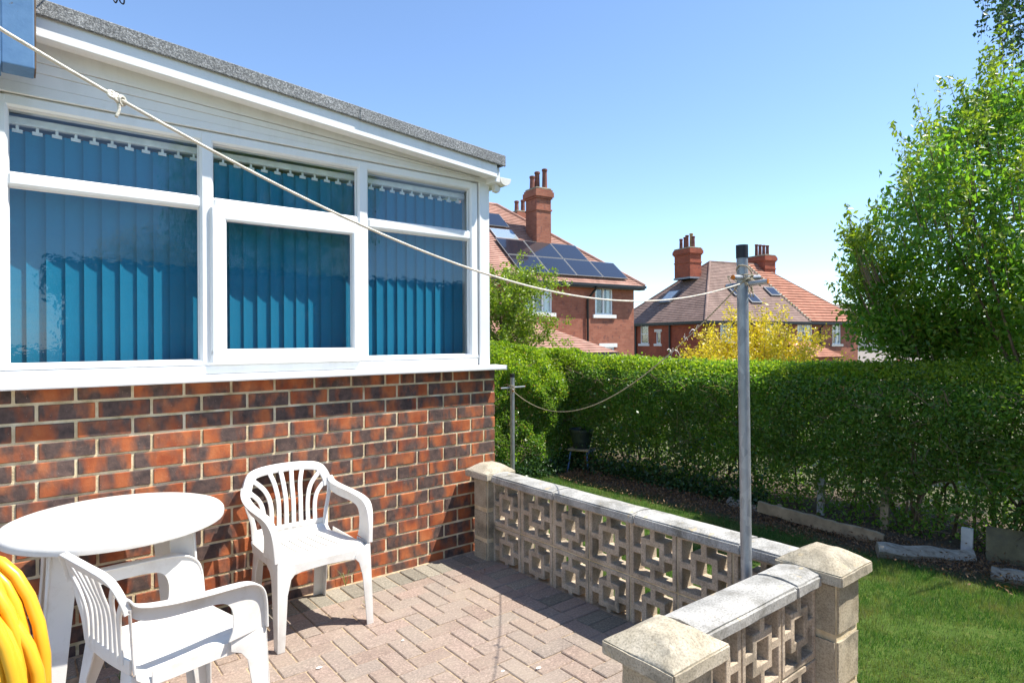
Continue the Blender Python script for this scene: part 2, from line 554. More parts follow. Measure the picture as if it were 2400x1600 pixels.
m_leaf('birch_leaf', [(0.0, (0.03, 0.07, 0.03)), (0.7, (0.05, 0.11, 0.035)), (1.0, (0.09, 0.15, 0.05))], 0.25)
m_leaf('ivy_leaf', [(0.0, (0.018, 0.05, 0.018)), (0.7, (0.035, 0.085, 0.024)), (1.0, (0.07, 0.13, 0.03))], 0.15)
m_leaf('grass_blade', [(0.0, (0.04, 0.115, 0.024)), (0.55, (0.065, 0.16, 0.032)), (0.85, (0.10, 0.195, 0.045)), (1.0, (0.30, 0.26, 0.12))], 0.3, 0.5, patch=(4.5, (0.24, 0.225, 0.10), 0.85))
m_leaf('dry_leaf', [(0.0, (0.11, 0.06, 0.03)), (0.6, (0.22, 0.12, 0.06)), (1.0, (0.32, 0.20, 0.11))], 0.1, 0.8)

def m_ground():
    t = NT('ground_soil')
    v = t.pos()
    sp = t.n('ShaderNodeSeparateXYZ'); t.l(v, sp.inputs[0])
    wob = t.noise(v, 2.2, 5, 0.65)
    ma = t.n('ShaderNodeMath', operation='MULTIPLY_ADD'); t.l(wob, ma.inputs[0]); ma.inputs[1].default_value = 0.7; t.l(sp.outputs[0], ma.inputs[2])
    dirt = t.ramp(ma.outputs[0], [(0.0, 0.0), (1.0, 1.0)])
    mr = t.n('ShaderNodeMapRange'); t.l(ma.outputs[0], mr.inputs[0])
    mr.inputs[1].default_value = 5.12; mr.inputs[2].default_value = 5.40
    grass = t.ramp(t.noise(v, 16, 7, 0.7), [(0.3, (0.045, 0.085, 0.014)), (0.55, (0.075, 0.13, 0.022)), (0.75, (0.15, 0.16, 0.05))])
    soil = t.ramp(t.noise(v, 24, 7, 0.75), [(0.3, (0.07, 0.052, 0.038)), (0.55, (0.135, 0.10, 0.072)), (0.75, (0.22, 0.165, 0.115))])
    c = t.mix(mr.outputs[0], grass, soil)
    mr2 = t.n('ShaderNodeMapRange'); t.l(sp.outputs[0], mr2.inputs[0])
    mr2.inputs[1].default_value = 6.6; mr2.inputs[2].default_value = 6.9
    c = t.mix(mr2.outputs[0], c, t.ramp(t.noise(v, 3, 6), [(0.3, (0.10, 0.11, 0.05)), (0.7, (0.20, 0.185, 0.12))]))
    t.col(c)
    t.bump(t.noise(v, 60, 6, 0.75), 0.7, 0.02)
    MAT['ground_soil'] = t.rough(0.95, 0.15)
m_ground()

# ------------------------------------------------------------------ numpy foliage
def leaves(name, P, size, mat, parent=None, ratio=0.5, up=0.25, fold=0.25, kind=None, out=None, droop=0.0):
    """one folded leaf (two triangles) per point"""
    P = np.asarray(P, float)
    n = len(P)
    d = rng.normal(size=(n, 3)); d[:, 2] += up - droop
    if out is not None: d += out
    d /= np.linalg.norm(d, axis=1)[:, None]
    s = rng.normal(size=(n, 3)); s -= d * (s * d).sum(1)[:, None]; s /= np.linalg.norm(s, axis=1)[:, None]
    nn = np.cross(s, d)
    flip = nn[:, 2] < 0
    nn[flip] *= -1
    L = size * rng.uniform(0.65, 1.25, n)[:, None]
    W = L * ratio * 0.5
    b = P - d * L * 0.5
    tip = P + d * L * 0.5
    m = P - d * L * 0.06
    V = np.stack([b, m + s * W + nn * W * fold, tip, m - s * W + nn * W * fold], 1).reshape(-1, 3)
    idx = np.arange(n) * 4
    F = np.stack([idx, idx + 1, idx + 2, idx, idx + 2, idx + 3], 1).reshape(-1)
    me = bpy.data.meshes.new(name)
    me.vertices.add(4 * n); me.vertices.foreach_set('co', V.astype(np.float32).ravel())
    me.loops.add(6 * n); me.loops.foreach_set('vertex_index', F.astype(np.int32))
    me.polygons.add(2 * n)
    me.polygons.foreach_set('loop_start', (np.arange(2 * n) * 3).astype(np.int32))
    me.polygons.foreach_set('loop_total', np.full(2 * n, 3, np.int32))
    me.update(calc_edges=True)
    me.validate()
    me.materials.append(mat)
    o = link(bpy.data.objects.new(name, me), parent)
    if kind: o['kind'] = kind
    return o

def wob(a, b, c=0.0):
    return (np.sin(a * 2.3 + 1.1 + c) + np.sin(b * 3.1 + a * 1.7 + 0.4) + 0.7 * np.sin(a * 5.9 + b * 4.7 + 2 + c) + 0.5 * np.sin(b * 9.1 - a * 7.3)) / 3.2

# ------------------------------------------------------------------ ground
D = 3.583           # plane of the extension's wall
LAWN = -0.10
def ground_z(x, y):
    t = np.clip((np.hypot(x, y) - 8) / 22, 0, 1)
    return LAWN - 1.9 * t * t * (3 - 2 * t)
gx = np.concatenate([np.linspace(-400, -12, 10), np.linspace(-10, 2.4, 24), np.linspace(2.6, 8, 40), np.linspace(8.5, 60, 40), np.linspace(70, 900, 16)])
gy = np.concatenate([np.linspace(-400, -12, 10), np.linspace(-10, 8, 70), np.linspace(8.5, 60, 40), np.linspace(70, 900, 16)])
GX, GY = np.meshgrid(gx, gy, indexing='ij')
GZ = ground_z(GX, GY) + 0.012 * wob(GX * 1.5, GY * 1.5) * (GX > 2.6) * (GX < 8)
GZ += np.where((GX > 4.85) & (GX < 6.4) & (GY < 6) & (GY > -3), 0.05 * np.clip((GX - 4.85) / 0.5, 0, 1), 0)
b = MB()
nx, ny = len(gx), len(gy)
b.add(np.stack([GX, GY, GZ], -1).reshape(-1, 3), [(i * ny + j, (i + 1) * ny + j, (i + 1) * ny + j + 1, i * ny + j + 1) for i in range(nx - 1) for j in range(ny - 1)])
g = b.build('ground', MAT['ground_soil'], smooth='all')
tag(g, kind='structure')

# ------------------------------------------------------------------ patio with pavers
patio = MB().box((-2.6, -2.0, -0.18), (2.66, D + 0.02, -0.0065)).build('patio', MAT['joint_sand'])
tag(patio, kind='structure')
def paver_mesh(mat, lx, ly, name='paver'):
    m = MB().box((-lx / 2, -ly / 2, -0.06), (lx / 2, ly / 2, 0.0)).mesh(name, mat, bevel=0.0045)
    return m
PL = 0.2
pav = {('r', 0): paver_mesh(MAT['paver'], 0.194, 0.094), ('r', 1): paver_mesh(MAT['paver'], 0.094, 0.194),
       ('r', 2): paver_mesh(MAT['paver'], 0.094, 0.094),
       ('g', 0): paver_mesh(MAT['paver_grey'], 0.194, 0.094), ('g', 1): paver_mesh(MAT['paver_grey'], 0.094, 0.194)}
def in_view(x, y, z=0.0):
    d = Vector((x, y, z - HC)); dep = d.dot(fwd)
    if dep < 0.3: return 0
    a, b_ = 1176 + 1421.7 * d.dot(CR) / dep, 784 - 1421.7 * d.dot(CU) / dep
    return (-60 < a < 1640 and b_ < 1640)
spots = []
XB, YB = 2.515, D - 0.03          # inner edges of the border courses
for k in range(48):                # soldier course along the house wall
    spots.append((XB - 0.05 - 0.1 * k, YB - 0.10, 1, 'g'))
for k in range(52):                # border along the screen wall
    spots.append((XB + 0.0 - 0.1 + 0.0, YB - 0.25 - 0.1 * k, 0, 'gr'))
fx0, fy0 = XB - 0.2, YB - 0.2
cov = set()
for i in range(-60, 60):
    for j in range(-60, 60):
        # 90 degree herringbone on a 0.1 m grid
        k = (i - j) % 4
        if k == 0: cx, cy, o_, cells = i + 1.0, j + 0.5, 0, ((i, j), (i + 1, j))
        elif k == 3: cx, cy, o_, cells = i + 0.5, j + 1.0, 1, ((i, j), (i, j + 1))
        else: continue
        # k==0 covers (i,j),(i+1,j); k==2 covers (i,j),(i,j+1)
        x, y = fx0 - 4.8 + cx * 0.1, fy0 - 5.6 + cy * 0.1
        x1 = x + (0.1 if o_ == 0 else 0.05); y1 = y + (0.05 if o_ == 0 else 0.1)
        if x1 > fx0 + 0.01 or y1 > fy0 + 0.01 or x < -2.5 or y < -1.9: continue
        spots.append((x, y, o_, 'r')); cov.update(cells)
for i in range(30, 48):              # cut half pieces along the borders
    for j in range(30, 56):
        if (i, j) not in cov and (i > 44 or j > 52): spots.append((fx0 - 4.8 + i * 0.1 + 0.05, fy0 - 5.6 + j * 0.1 + 0.05, 2, 'r'))
rest = MB()
npav = 0
cand = sorted(spots, key=lambda s: (not in_view(s[0], s[1]), -s[1]))
for (x, y, o_, kd) in cand:
    if x < -2.5 or y < -1.9: continue
    kk = kd if kd in 'rg' else ('g' if random.random() < 0.6 else 'r')
    zz = random.uniform(-0.002, 0.003)
    if in_view(x, y) and npav < 300:
        p = bpy.data.objects.new('paver', pav[(kk, o_)])
        link(p, patio)
        p.location = (x, y, zz)
        p.rotation_euler = (random.uniform(-0.012, 0.012), random.uniform(-0.012, 0.012), random.uniform(-0.008, 0.008))
        npav += 1
    else:
        hx, hy = ((0.097, 0.047), (0.047, 0.097), (0.047, 0.047))[o_]
        rest.box((x - hx, y - hy, -0.05), (x + hx, y + hy, zz))
ro = rest.build('paver_field', MAT['paver'], patio)
tag(ro, kind='stuff')

# ------------------------------------------------------------------ extension
ext = thing('house_extension', 'flat-roofed brick extension with white window band and blue blinds', 'building', (0, D, 0))
XL, XR = -1.7, 2.721
# brick wall: mortar core and single bricks
core = MB().box((XL, 0.006, -0.12), (XR - 0.006, 0.11, 1.262)).box((XR - 0.11, 0.11, -0.12), (XR - 0.006, 3.0, 1.262))
wall = core.build('brick_wall', MAT['mortar'], ext)
LB, HB, JT = 0.2313, 0.0882, 0.0135
bmesh_cache = {}
def brick_mesh(l, h):
    key = (round(l, 3), round(h, 3))
    if key not in bmesh_cache:
        bmesh_cache[key] = MB().box((0, 0, 0), (l, 0.10, h)).mesh('brick', MAT['brick'], bevel=0.003)
    return bmesh_cache[key]
for c in range(15):
    z1 = 1.196 + HB * (1 - c) - JT / 2 if c else 1.262
    z0 = 1.196 - HB * c + JT / 2
    off = -0.0042 if c % 2 == 0 else 0.079
    js = [off + LB * k for k in range(-8, 13)]
    if c == 0:   # patched course under the sill with half bats near the corner
        js = [j for j in js if j < 1.9] + [1.95, 2.06, 2.27, 2.36, 2.50]
    elif c % 2 == 0: js = [j for j in js if j < 2.15] + [2.282, 2.51]
    else: js = [j for j in js if j < 2.66]
    js = sorted([j for j in js if XL < j < XR - 0.05] + [XR + JT / 2])
    if js[0] - XL < 0.05: js = js[1:]
    prev = XL
    for j in js:
        l = j - prev - JT
        if l > 0.03:
            o = bpy.data.objects.new('brick', brick_mesh(l, z1 - z0))
            link(o, wall)
            o.location = (prev + JT / 2, random.uniform(-0.0015, 0.0025), z0 + random.uniform(-0.0012, 0.0012))
            o.rotation_euler = (0, random.uniform(-0.004, 0.004), random.uniform(-0.004, 0.004))
        prev = j
    # return wall round the corner
    yb = 0.115 if c % 2 == 0 else 0.23
    for k in range(5):
        if c == 0: break
        o = bpy.data.objects.new('brick', brick_mesh(LB - JT, z1 - z0)); link(o, wall)
        o.location = (XR, yb + k * LB, z0); o.rotation_euler = (0, 0, R(90))
MB().box((XR - 0.008, 0.11, -0.1), (XR - 0.005, 0.12, 1.26)).build('corner_joint', MAT['mortar'], wall)

UP = MAT['upvc']
def framebar(parent, name, x0, x1, z0, z1, y0=0.0, y1=0.07, ch=0.012, mat=None):
    """extruded bar with a chamfered front"""
    return MB().box((x0, y0, z0), (x1, y1, z1)).build(name, mat or UP, parent, bevel=ch * 0.75, seg=1)
win = thing_win = bpy.data.objects.new('window_frame', MB().box((-0.40, 0.025, 1.303), (2.593, 0.085, 1.352)).mesh('window_frame', UP, bevel=0.008, seg=2))
link(win, ext)
# outer frame pieces
framebar(win, 'bottom_rail', -0.40, 2.600, 1.352, 1.380, 0.022, 0.08, 0.01)
framebar(win, 'top_rail', -0.40, 2.596, 2.550, 2.608, 0.022, 0.082, 0.014)
framebar(win, 'end_stile', 2.526, 2.594, 1.354, 2.606, 0.020, 0.081, 0.014)
framebar(win, 'end_stile', -0.083, -0.018, 1.354, 2.606, 0.020, 0.081, 0.014)
framebar(win, 'end_stile', -0.40, -0.335, 1.354, 2.606, 0.0205, 0.0805, 0.014)
framebar(win, 'transom', -0.339, -0.079, 2.190, 2.256, 0.021, 0.082, 0.016)
framebar(win, 'mullion', 0.774, 0.843, 1.356, 2.604, 0.019, 0.083, 0.016)
framebar(win, 'mullion', 1.674, 1.745, 1.356, 2.604, 0.019, 0.083, 0.016)
for x0, x1 in ((-0.018, 0.774), (0.843, 1.674), (1.745, 2.526)):
    framebar(win, 'transom', x0 - 0.004, x1 + 0.004, 2.190, 2.256, 0.021, 0.082, 0.016)
framebar(win, 'corner_post', 2.600, 2.688, 1.305, 2.68, 0.012, 0.10, 0.004)
# sloped glazing beads
def beads(parent, x0, x1, z0, z1, yf=0.03, yb=0.062, w=0.016):
    mb = MB()
    def ring(a0, a1, c0, c1, y): return [(a0, y, c0), (a1, y, c0), (a1, y, c1), (a0, y, c1)]
    o_, i_ = ring(x0 - 0.004, x1 + 0.004, z0 - 0.004, z1 + 0.004, yf), ring(x0 + w, x1 - w, z0 + w, z1 - w, yb - 0.002)
    mb.add(o_ + i_, [(k, (k + 1) % 4, 4 + (k + 1) % 4, 4 + k) for k in range(4)])
    mb.build('glazing_bead', UP, parent)
    MB().add([(x0, yb, z0), (x1, yb, z0), (x1, yb, z1), (x0, yb, z1)], [(0, 1, 2, 3)]).build('pane', MAT['window_glass'], parent)
    sx = MB()
    for a0, a1, c0, c1 in ((x0 + w - 0.006, x0 + w - 0.001, z0, z1), (x1 - w + 0.001, x1 - w + 0.006, z0, z1)):
        sx.box((a0, yb - 0.004, c0), (a1, yb - 0.0005, c1))
    sx.build('gasket', MAT['rubber_black'], parent)
pW = 0.014
for x0, x1 in ((-0.332, -0.086), (-0.014, 0.771), (0.846, 1.671), (1.748, 2.523)):
    beads(win, x0 - pW, x1 + pW, 2.259 - pW, 2.547 + pW)
for x0, x1 in ((-0.332, -0.086), (-0.014, 0.771), (1.748, 2.523)):
    beads(win, x0 - pW, x1 + pW, 1.383 - pW, 2.187 + pW)
# opening casement in the middle
cas = MB().box((0.822, -0.002, 1.356), (1.692, 0.05, 1.438)).build('casement', UP, ext, bevel=0.009, seg=1)
framebar(cas, 'top_rail', 0.822, 1.692, 2.135, 2.205, -0.002, 0.05, 0.011)
framebar(cas, 'stile', 0.8225, 0.902, 1.40, 2.17, -0.0025, 0.051, 0.012)
framebar(cas, 'stile', 1.628, 1.6915, 1.40, 2.17, -0.0025, 0.051, 0.012)
beads(cas, 0.90 - pW, 1.63 + pW, 1.432 - pW, 2.142 + pW, 0.006, 0.04)
# sill
prof = [(-0.0895, 1.268), (-0.092, 1.274), (-0.092, 1.292), (-0.086, 1.297), (0.03, 1.303), (0.03, 1.268)]
sm = MB().prism(prof, lambda p, k: ((-1.0, 2.757)[k], p[0], p[1]))
sill = sm.build('window_sill', UP, ext, bevel=0.002)
MB().box((2.7575, -0.0945, 1.265), (2.763, 0.03, 1.3)).build('sill_end_cap', UP, sill, bevel=0.003)

# roof: verge falls 0.083 towards the gutter
def vz(x, z_at0): return z_at0 - 0.0835 * x
def sloped(x0, x1, y0, y1, zt, zb):
    m = MB()
    v = [(x0, y0, vz(x0, zb)), (x1, y0, vz(x1, zb)), (x1, y1, vz(x1, zb)), (x0, y1, vz(x0, zb)),
         (x0, y0, vz(x0, zt)), (x1, y0, vz(x1, zt)), (x1, y1, vz(x1, zt)), (x0, y1, vz(x0, zt))]
    return m.add(v, [(3, 2, 1, 0), (4, 5, 6, 7), (0, 1, 5, 4), (1, 2, 6, 5), (2, 3, 7, 6), (3, 0, 4, 7)])
roof = sloped(-1.5, 2.70, -0.135, 3.4, 3.002, 2.962).build('roof', MAT['roof_felt'], ext, bevel=0.006)
sloped(-1.5, 1.615, -0.148, -0.1355, 3.008, 2.934).build('felt_edge', MAT['roof_felt'], roof, bevel=0.004)
sloped(1.61, 2.715, -0.151, -0.1355, 3.007, 2.930).build('felt_edge', MAT['roof_felt'], roof, bevel=0.004)
sloped(2.7005, 2.7135, -0.134, 3.4, 3.006, 2.935).build('felt_edge', MAT['roof_felt'], roof, bevel=0.004)
sloped(-1.5, 2.655, -0.128, -0.105, 2.9615, 2.842).build('fascia_board', MAT['cladding'], ext, bevel=0.004, seg=2)
sloped(-1.5, 2.652, -0.1045, 0.02, 2.875, 2.862).build('soffit', MAT['cladding'], ext)
sloped(-1.5, 2.655, -0.134, -0.1285, 2.856, 2.8425).build('fascia_lip', MAT['cladding'], ext, bevel=0.002)
# tapering cladding between window head and soffit
def wedge(name, x0, x1, y0, y1, zb0, zb1, zt0, zt1, mat=MAT['cladding'], bv=0.003):
    v = [(x0, y0, zb0), (x1, y0, zb1), (x1, y1, zb1), (x0, y1, zb0), (x0, y0, zt0), (x1, y0, zt1), (x1, y1, zt1), (x0, y1, zt0)]
    return MB().add(v, [(3, 2, 1, 0), (4, 5, 6, 7), (0, 1, 5, 4), (1, 2, 6, 5), (2, 3, 7, 6), (3, 0, 4, 7)]).build(name, mat, ext, bevel=bv)
wedge('cladding_board', -0.6, 2.688, 0.008, 0.06, 2.610, 2.610, 2.668, 2.622, bv=0.001)
wedge('cladding_board', -0.6, 2.60, 0.0075, 0.06, 2.6692, 2.6232, 2.742, 2.632, bv=0.001)
wedge('cladding_board', -0.6, 2.60, 0.002, 0.06, 2.7432, 2.6332, 2.80, 2.640, bv=0.001)
wedge('cladding_board', -0.6, 2.66, -0.004, 0.06, 2.8012, 2.6412, 2.915, 2.66, bv=0.001)
wedge('gable_core', -1.5, 2.66, 0.061, 0.12, 2.55, 2.55, 2.98, 2.63, bv=0)
# gutter along the low side
gp = []
for i in range(13):
    a = math.pi * (1 + i / 12); gp.append((0.052 * math.cos(a), 0.055 * math.sin(a)))
gp2 = [(x * 0.93, z * 0.93 + 0.001) for x, z in gp][::-1]
gm = MB().prism(gp + gp2, lambda p, k: (2.765 + p[0], (-0.075, 3.3)[k], 2.645 + p[1]))
gut = gm.build('gutter', MAT['gutter_plastic'], ext)
MB().prism(gp, lambda p, k: (2.765 + p[0], (-0.082, -0.0755)[k], 2.645 + p[1])).build('gutter_end_cap', MAT['gutter_plastic'], gut, bevel=0.002)
MB().prism([(2.70, 2.55), (2.74, 2.545), (2.752, 2.565), (2.752, 2.588), (2.70, 2.61)], lambda p, k: (p[0], (-0.04, 0.0)[k], p[1])).build('gutter_bracket', MAT['gutter_plastic'], gut, bevel=0.004)
MB().box((2.656, -0.1, 2.60), (2.70, 3.3, 2.70)).build('eaves_board', MAT['cladding'], ext, bevel=0.003)
# sides, back and inside of the room
MB().box((2.600, 0.105, 1.265), (2.684, 0.25, 2.60)).box((2.600, 2.7, 1.265), (2.684, 3.0, 2.60)).build('side_frame', UP, ext)
MB().box((2.64, 0.25, 1.3), (2.646, 2.7, 2.60)).build('side_pane', MAT['window_glass'], ext)
MB().box((XL, 3.0, -0.1), (2.715, 3.1, 2.7)).box((XL - 0.1, 0.0, -0.1), (XL, 3.1, 2.9)).box((XL, 0.02, 1.266), (-0.405, 0.1, 2.62)).build('inner_wall', MAT['room_plaster'], ext)
MB().box((XL, 0.12, 2.612), (2.59, 3.0, 2.622)).build('ceiling', MAT['room_plaster'], ext)
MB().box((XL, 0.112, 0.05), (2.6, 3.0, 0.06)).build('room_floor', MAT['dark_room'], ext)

# vertical blind
bl = thing('vertical_blind', 'teal blue vertical slat blind hanging behind the extension windows', 'blind', (0, D + 0.155, 0))
hr = MB().box((-0.40, -0.02, 2.505), (2.56, 0.03, 2.54)).build('headrail', MAT['headrail'], bl, bevel=0.004)
k = 0
sl_m = {}
x = -0.36
while x < 2.52:
    ang = R(11 + random.uniform(-2.5, 2.5))
    if 'm' not in sl_m:
        mb = MB()
        n = 5
        vs_ = []
        for i in range(n + 1):
            u = (i / n - 0.5) * 0.094; c_ = 0.006 * (1 - (2 * i / n - 1) ** 2)
            for z in (1.30, 2.48): vs_.append((u, c_, z))
        for i in range(n + 1):
            u = (i / n - 0.5) * 0.094; c_ = 0.006 * (1 - (2 * i / n - 1) ** 2) + 0.0012
            for z in (1.30, 2.48): vs_.append((u, c_, z))
        h = 2 * (n + 1)
        fs_ = [(2 * i, 2 * i + 2, 2 * i + 3, 2 * i + 1) for i in range(n)] + [(h + 2 * i + 1, h + 2 * i + 3, h + 2 * i + 2, h + 2 * i) for i in range(n)]
        sl_m['m'] = mb.add(vs_, fs_).mesh('slat', MAT['blind_fabric'], smooth='all')
        sl_m['h'] = MB().box((-0.006, -0.003, 2.478), (0.006, 0.003, 2.508)).box((-0.02, -0.002, 2.470), (0.02, 0.003, 2.486)).mesh('slat_hanger', MAT['headrail'])
    s_ = bpy.data.objects.new('slat', sl_m['m']); link(s_, bl)
    s_.location = (x, random.uniform(-0.004, 0.004), 0); s_.rotation_euler = (0, 0, ang)
    h_ = bpy.data.objects.new('slat_hanger', sl_m['h']); link(h_, s_)
    x += 0.0755
# added dark panel behind the blind, blocks light so the room reads dark
MB().box((-0.40, 0.6, 1.0), (2.3, 0.62, 2.6)).build('light_block_panel', MAT['dark_room'], ext)

# ------------------------------------------------------------------ main house edge with blue eaves box
mh = thing('house_corner', 'blue painted timber eaves box above the extension at the far left', 'eaves', (0, D, 0))
MB().box((-1.7, -0.30, 2.615), (-0.036, -0.152, 3.6)).build('eaves_board', MAT['blue_paint'], mh, bevel=0.006, seg=2)
MB().box((-0.0355, -0.285, 2.632), (0.074, -0.155, 3.6)).build('verge_board', MAT['blue_paint'], mh, bevel=0.005, seg=2)
MB().box((0.0745, -0.28, 2.636), (0.080, -0.158, 3.59)).build('end_grain', MAT['timber_dark'], mh)

# ------------------------------------------------------------------ screen block garden wall
sw = thing('screen_block_wall', 'pierced concrete screen block garden wall with stone coping and capped piers', 'garden wall', (0, 0, 0))
def screen_block_mesh():
    ls = [0, 0.024, 0.072, 0.104, 0.130, 0.162, 0.188, 0.220, 0.268, 0.292]
    n = len(ls) - 1
    def solid(i, j):
        if i < 0 or j < 0 or i >= n or j >= n: return False
        cx, cz = (ls[i] + ls[i + 1]) / 2, (ls[j] + ls[j + 1]) / 2
        if cx < 0.024 or cx > 0.268 or cz < 0.024 or cz > 0.268: return True
        inr = 0.072 < cx < 0.220 and 0.072 < cz < 0.220
        hole = 0.104 < cx < 0.188 and 0.104 < cz < 0.188
        if inr and not hole: return True
        if not inr and (0.130 < cx < 0.162 or 0.130 < cz < 0.162): return True
        return False
    mb = MB()
    vi = {}
    def V(i, j, k):
        if (i, j, k) not in vi:
            vi[(i, j, k)] = len(mb.v)
            mb.v.append(((0.0, 0.092)[k], -(ls[i]), ls[j]))
        return vi[(i, j, k)]
    for i in range(n):
        for j in range(n):
            if not solid(i, j): continue
            mb.f.append((V(i, j, 0), V(i + 1, j, 0), V(i + 1, j + 1, 0), V(i, j + 1, 0)))
            mb.f.append((V(i, j, 1), V(i, j + 1, 1), V(i + 1, j + 1, 1), V(i + 1, j, 1)))
            for di, dj, e in ((-1, 0, ((i, j), (i, j + 1))), (1, 0, ((i + 1, j), (i + 1, j + 1))), (0, -1, ((i, j), (i + 1, j))), (0, 1, ((i, j + 1), (i + 1, j + 1)))):
                if not solid(i + di, j + dj):
                    (a, b_), (c, d) = e
                    mb.f.append((V(a, b_, 0), V(c, d, 0), V(c, d, 1), V(a, b_, 1)))
    return mb.mesh('screen_block', MAT['screen_concrete'], bevel=0.0028, angle=60)
sbm = screen_block_mesh()
Z_J = 0.236
jm = MB()
for k in range(7):                                  # long run beside the lawn
    y = 3.3546 - 0.3 * k
    for z in (Z_J - 0.296, Z_J + 0.004):
        o = bpy.data.objects.new('screen_block', sbm); link(o, sw)
        o.location = (2.522 + random.uniform(-0.0015, 0.0015), y - 0.004, z)
        o.rotation_euler = (random.uniform(-0.003, 0.003), 0, random.uniform(-0.006, 0.006))
    jm.box((2.529, y - 0.304, -0.06), (2.606, y - 0.296, 0.53))
jm.box((2.5285, 1.26, Z_J - 0.0045), (2.6065, 3.35, Z_J + 0.0045))
YN = 1.185
for k in range(3):                                  # short return towards the camera
    x = 2.43 - 0.265 * k
    for z in (Z_J - 0.296, Z_J + 0.004):
        o = bpy.data.objects.new('screen_block', sbm); link(o, sw)
        o.location = (x, YN + 0.046, z)
        o.rotation_euler = (0, 0, R(-90)); o.scale = (1, 0.88, 1)
jm.box((1.63, YN - 0.040, Z_J - 0.0045), (2.43, YN + 0.038, Z_J + 0.0045))
for k in range(1, 3): jm.box((2.43 - 0.265 * k - 0.004, YN - 0.0395, -0.06), (2.43 - 0.265 * k + 0.004, YN + 0.0375, 0.53))
jm.build('joint_mortar', MAT['mortar'], sw)
def rough_stone(name, lo, hi, mat, parent, hump=0.0, bev=0.008, pyr=0.0, seed=0):
    """bevelled stone with slightly uneven faces; hump or pyramid on top"""
    bm = bmesh.new()
    bmesh.ops.create_cube(bm, size=1.0)
    for v in bm.verts:
        v.co = Vector([lo[i] + (v.co[i] + 0.5) * (hi[i] - lo[i]) for i in range(3)])
    c = [(lo[i] + hi[i]) / 2 for i in range(3)]
    if pyr:
        top = max(bm.faces, key=lambda f: f.normal.z)
        r_ = bmesh.ops.inset_region(bm, faces=[top], thickness=(hi[0] - lo[0]) * 0.42, depth=0)
        for v in top.verts: v.co.z += pyr
    bmesh.ops.bevel(bm, geom=[e for e in bm.edges if e.calc_face_angle(0) > R(40)], offset=bev, segments=2, affect='EDGES', clamp_overlap=True)
    bmesh.ops.subdivide_edges(bm, edges=[e for e in bm.edges if e.calc_length() > 0.06], cuts=4, use_grid_fill=True)
    rr = random.Random(seed)
    for v in bm.verts:
        v.co += Vector((rr.uniform(-1, 1), rr.uniform(-1, 1), rr.uniform(-1, 1))) * 0.0014
        if hump and v.co.z > c[2]:
            ax = 0 if hi[0] - lo[0] < hi[1] - lo[1] else 1
            t = (v.co[ax] - c[ax]) / (hi[ax] - lo[ax]) * 2
            v.co.z += hump * (1 - t * t)
    me = bpy.data.meshes.new(name); bm.to_mesh(me); bm.free()
    for p in me.polygons: p.use_smooth = True
    me.set_sharp_from_angle(angle=R(45))
    me.materials.append(mat)
    return link(bpy.data.objects.new(name, me), parent)
y1 = 3.345
k = 0
for y1, y0 in ((3.325, 2.70), (2.694, 2.094), (2.088, 1.488), (1.482, 1.272)):
    rough_stone('coping_stone', (2.473, y0, 0.532), (2.640, y1, 0.578), MAT['coping_concrete'], sw, 0.012, 0.007, seed=k); k += 1
for x0, x1 in ((1.635, 2.21), (2.216, 2.405)):
    rough_stone('coping_stone', (x0, YN - 0.085, 0.532), (x1, YN + 0.085, 0.578), MAT['coping_concrete'], sw, 0.012, 0.007, seed=k); k += 1
def pier(cx, cy, wx, wy, cap, zc=0.545, zs=None):
    global k
    lev = [-0.07, 0.13, 0.335, zc]
    for a, b_ in zip(lev, lev[1:]):
        dx, dy = random.uniform(-0.003, 0.003), random.uniform(-0.003, 0.003)
        rough_stone('pilaster_block', (cx - wx / 2 + dx, cy - wy / 2 + dy, a + 0.004), (cx + wx / 2 + dx, cy + wy / 2 + dy, b_ - 0.004), MAT['pilaster_concrete'], sw, 0, 0.012, seed=k); k += 1
    MB().box((cx - wx / 2 + 0.008, cy - wy / 2 + 0.008, -0.06), (cx + wx / 2 - 0.008, cy + wy / 2 - 0.008, zc - 0.01)).build('joint_mortar', MAT['mortar'], sw)
    rough_stone('pier_cap', (cx - cap[0] / 2, cy - cap[1] / 2, zc), (cx + cap[0] / 2, cy + cap[1] / 2, zc + 0.045), MAT['cap_concrete'], sw, 0, 0.005, pyr=0.046, seed=k); k += 1
pier(2.553, 3.42, 0.175, 0.16, (0.25, 0.25))
pier(2.530, 1.155, 0.195, 0.195, (0.275, 0.265), 0.548)
pier(1.517, 1.158, 0.195, 0.195, (0.275, 0.265), 0.53)

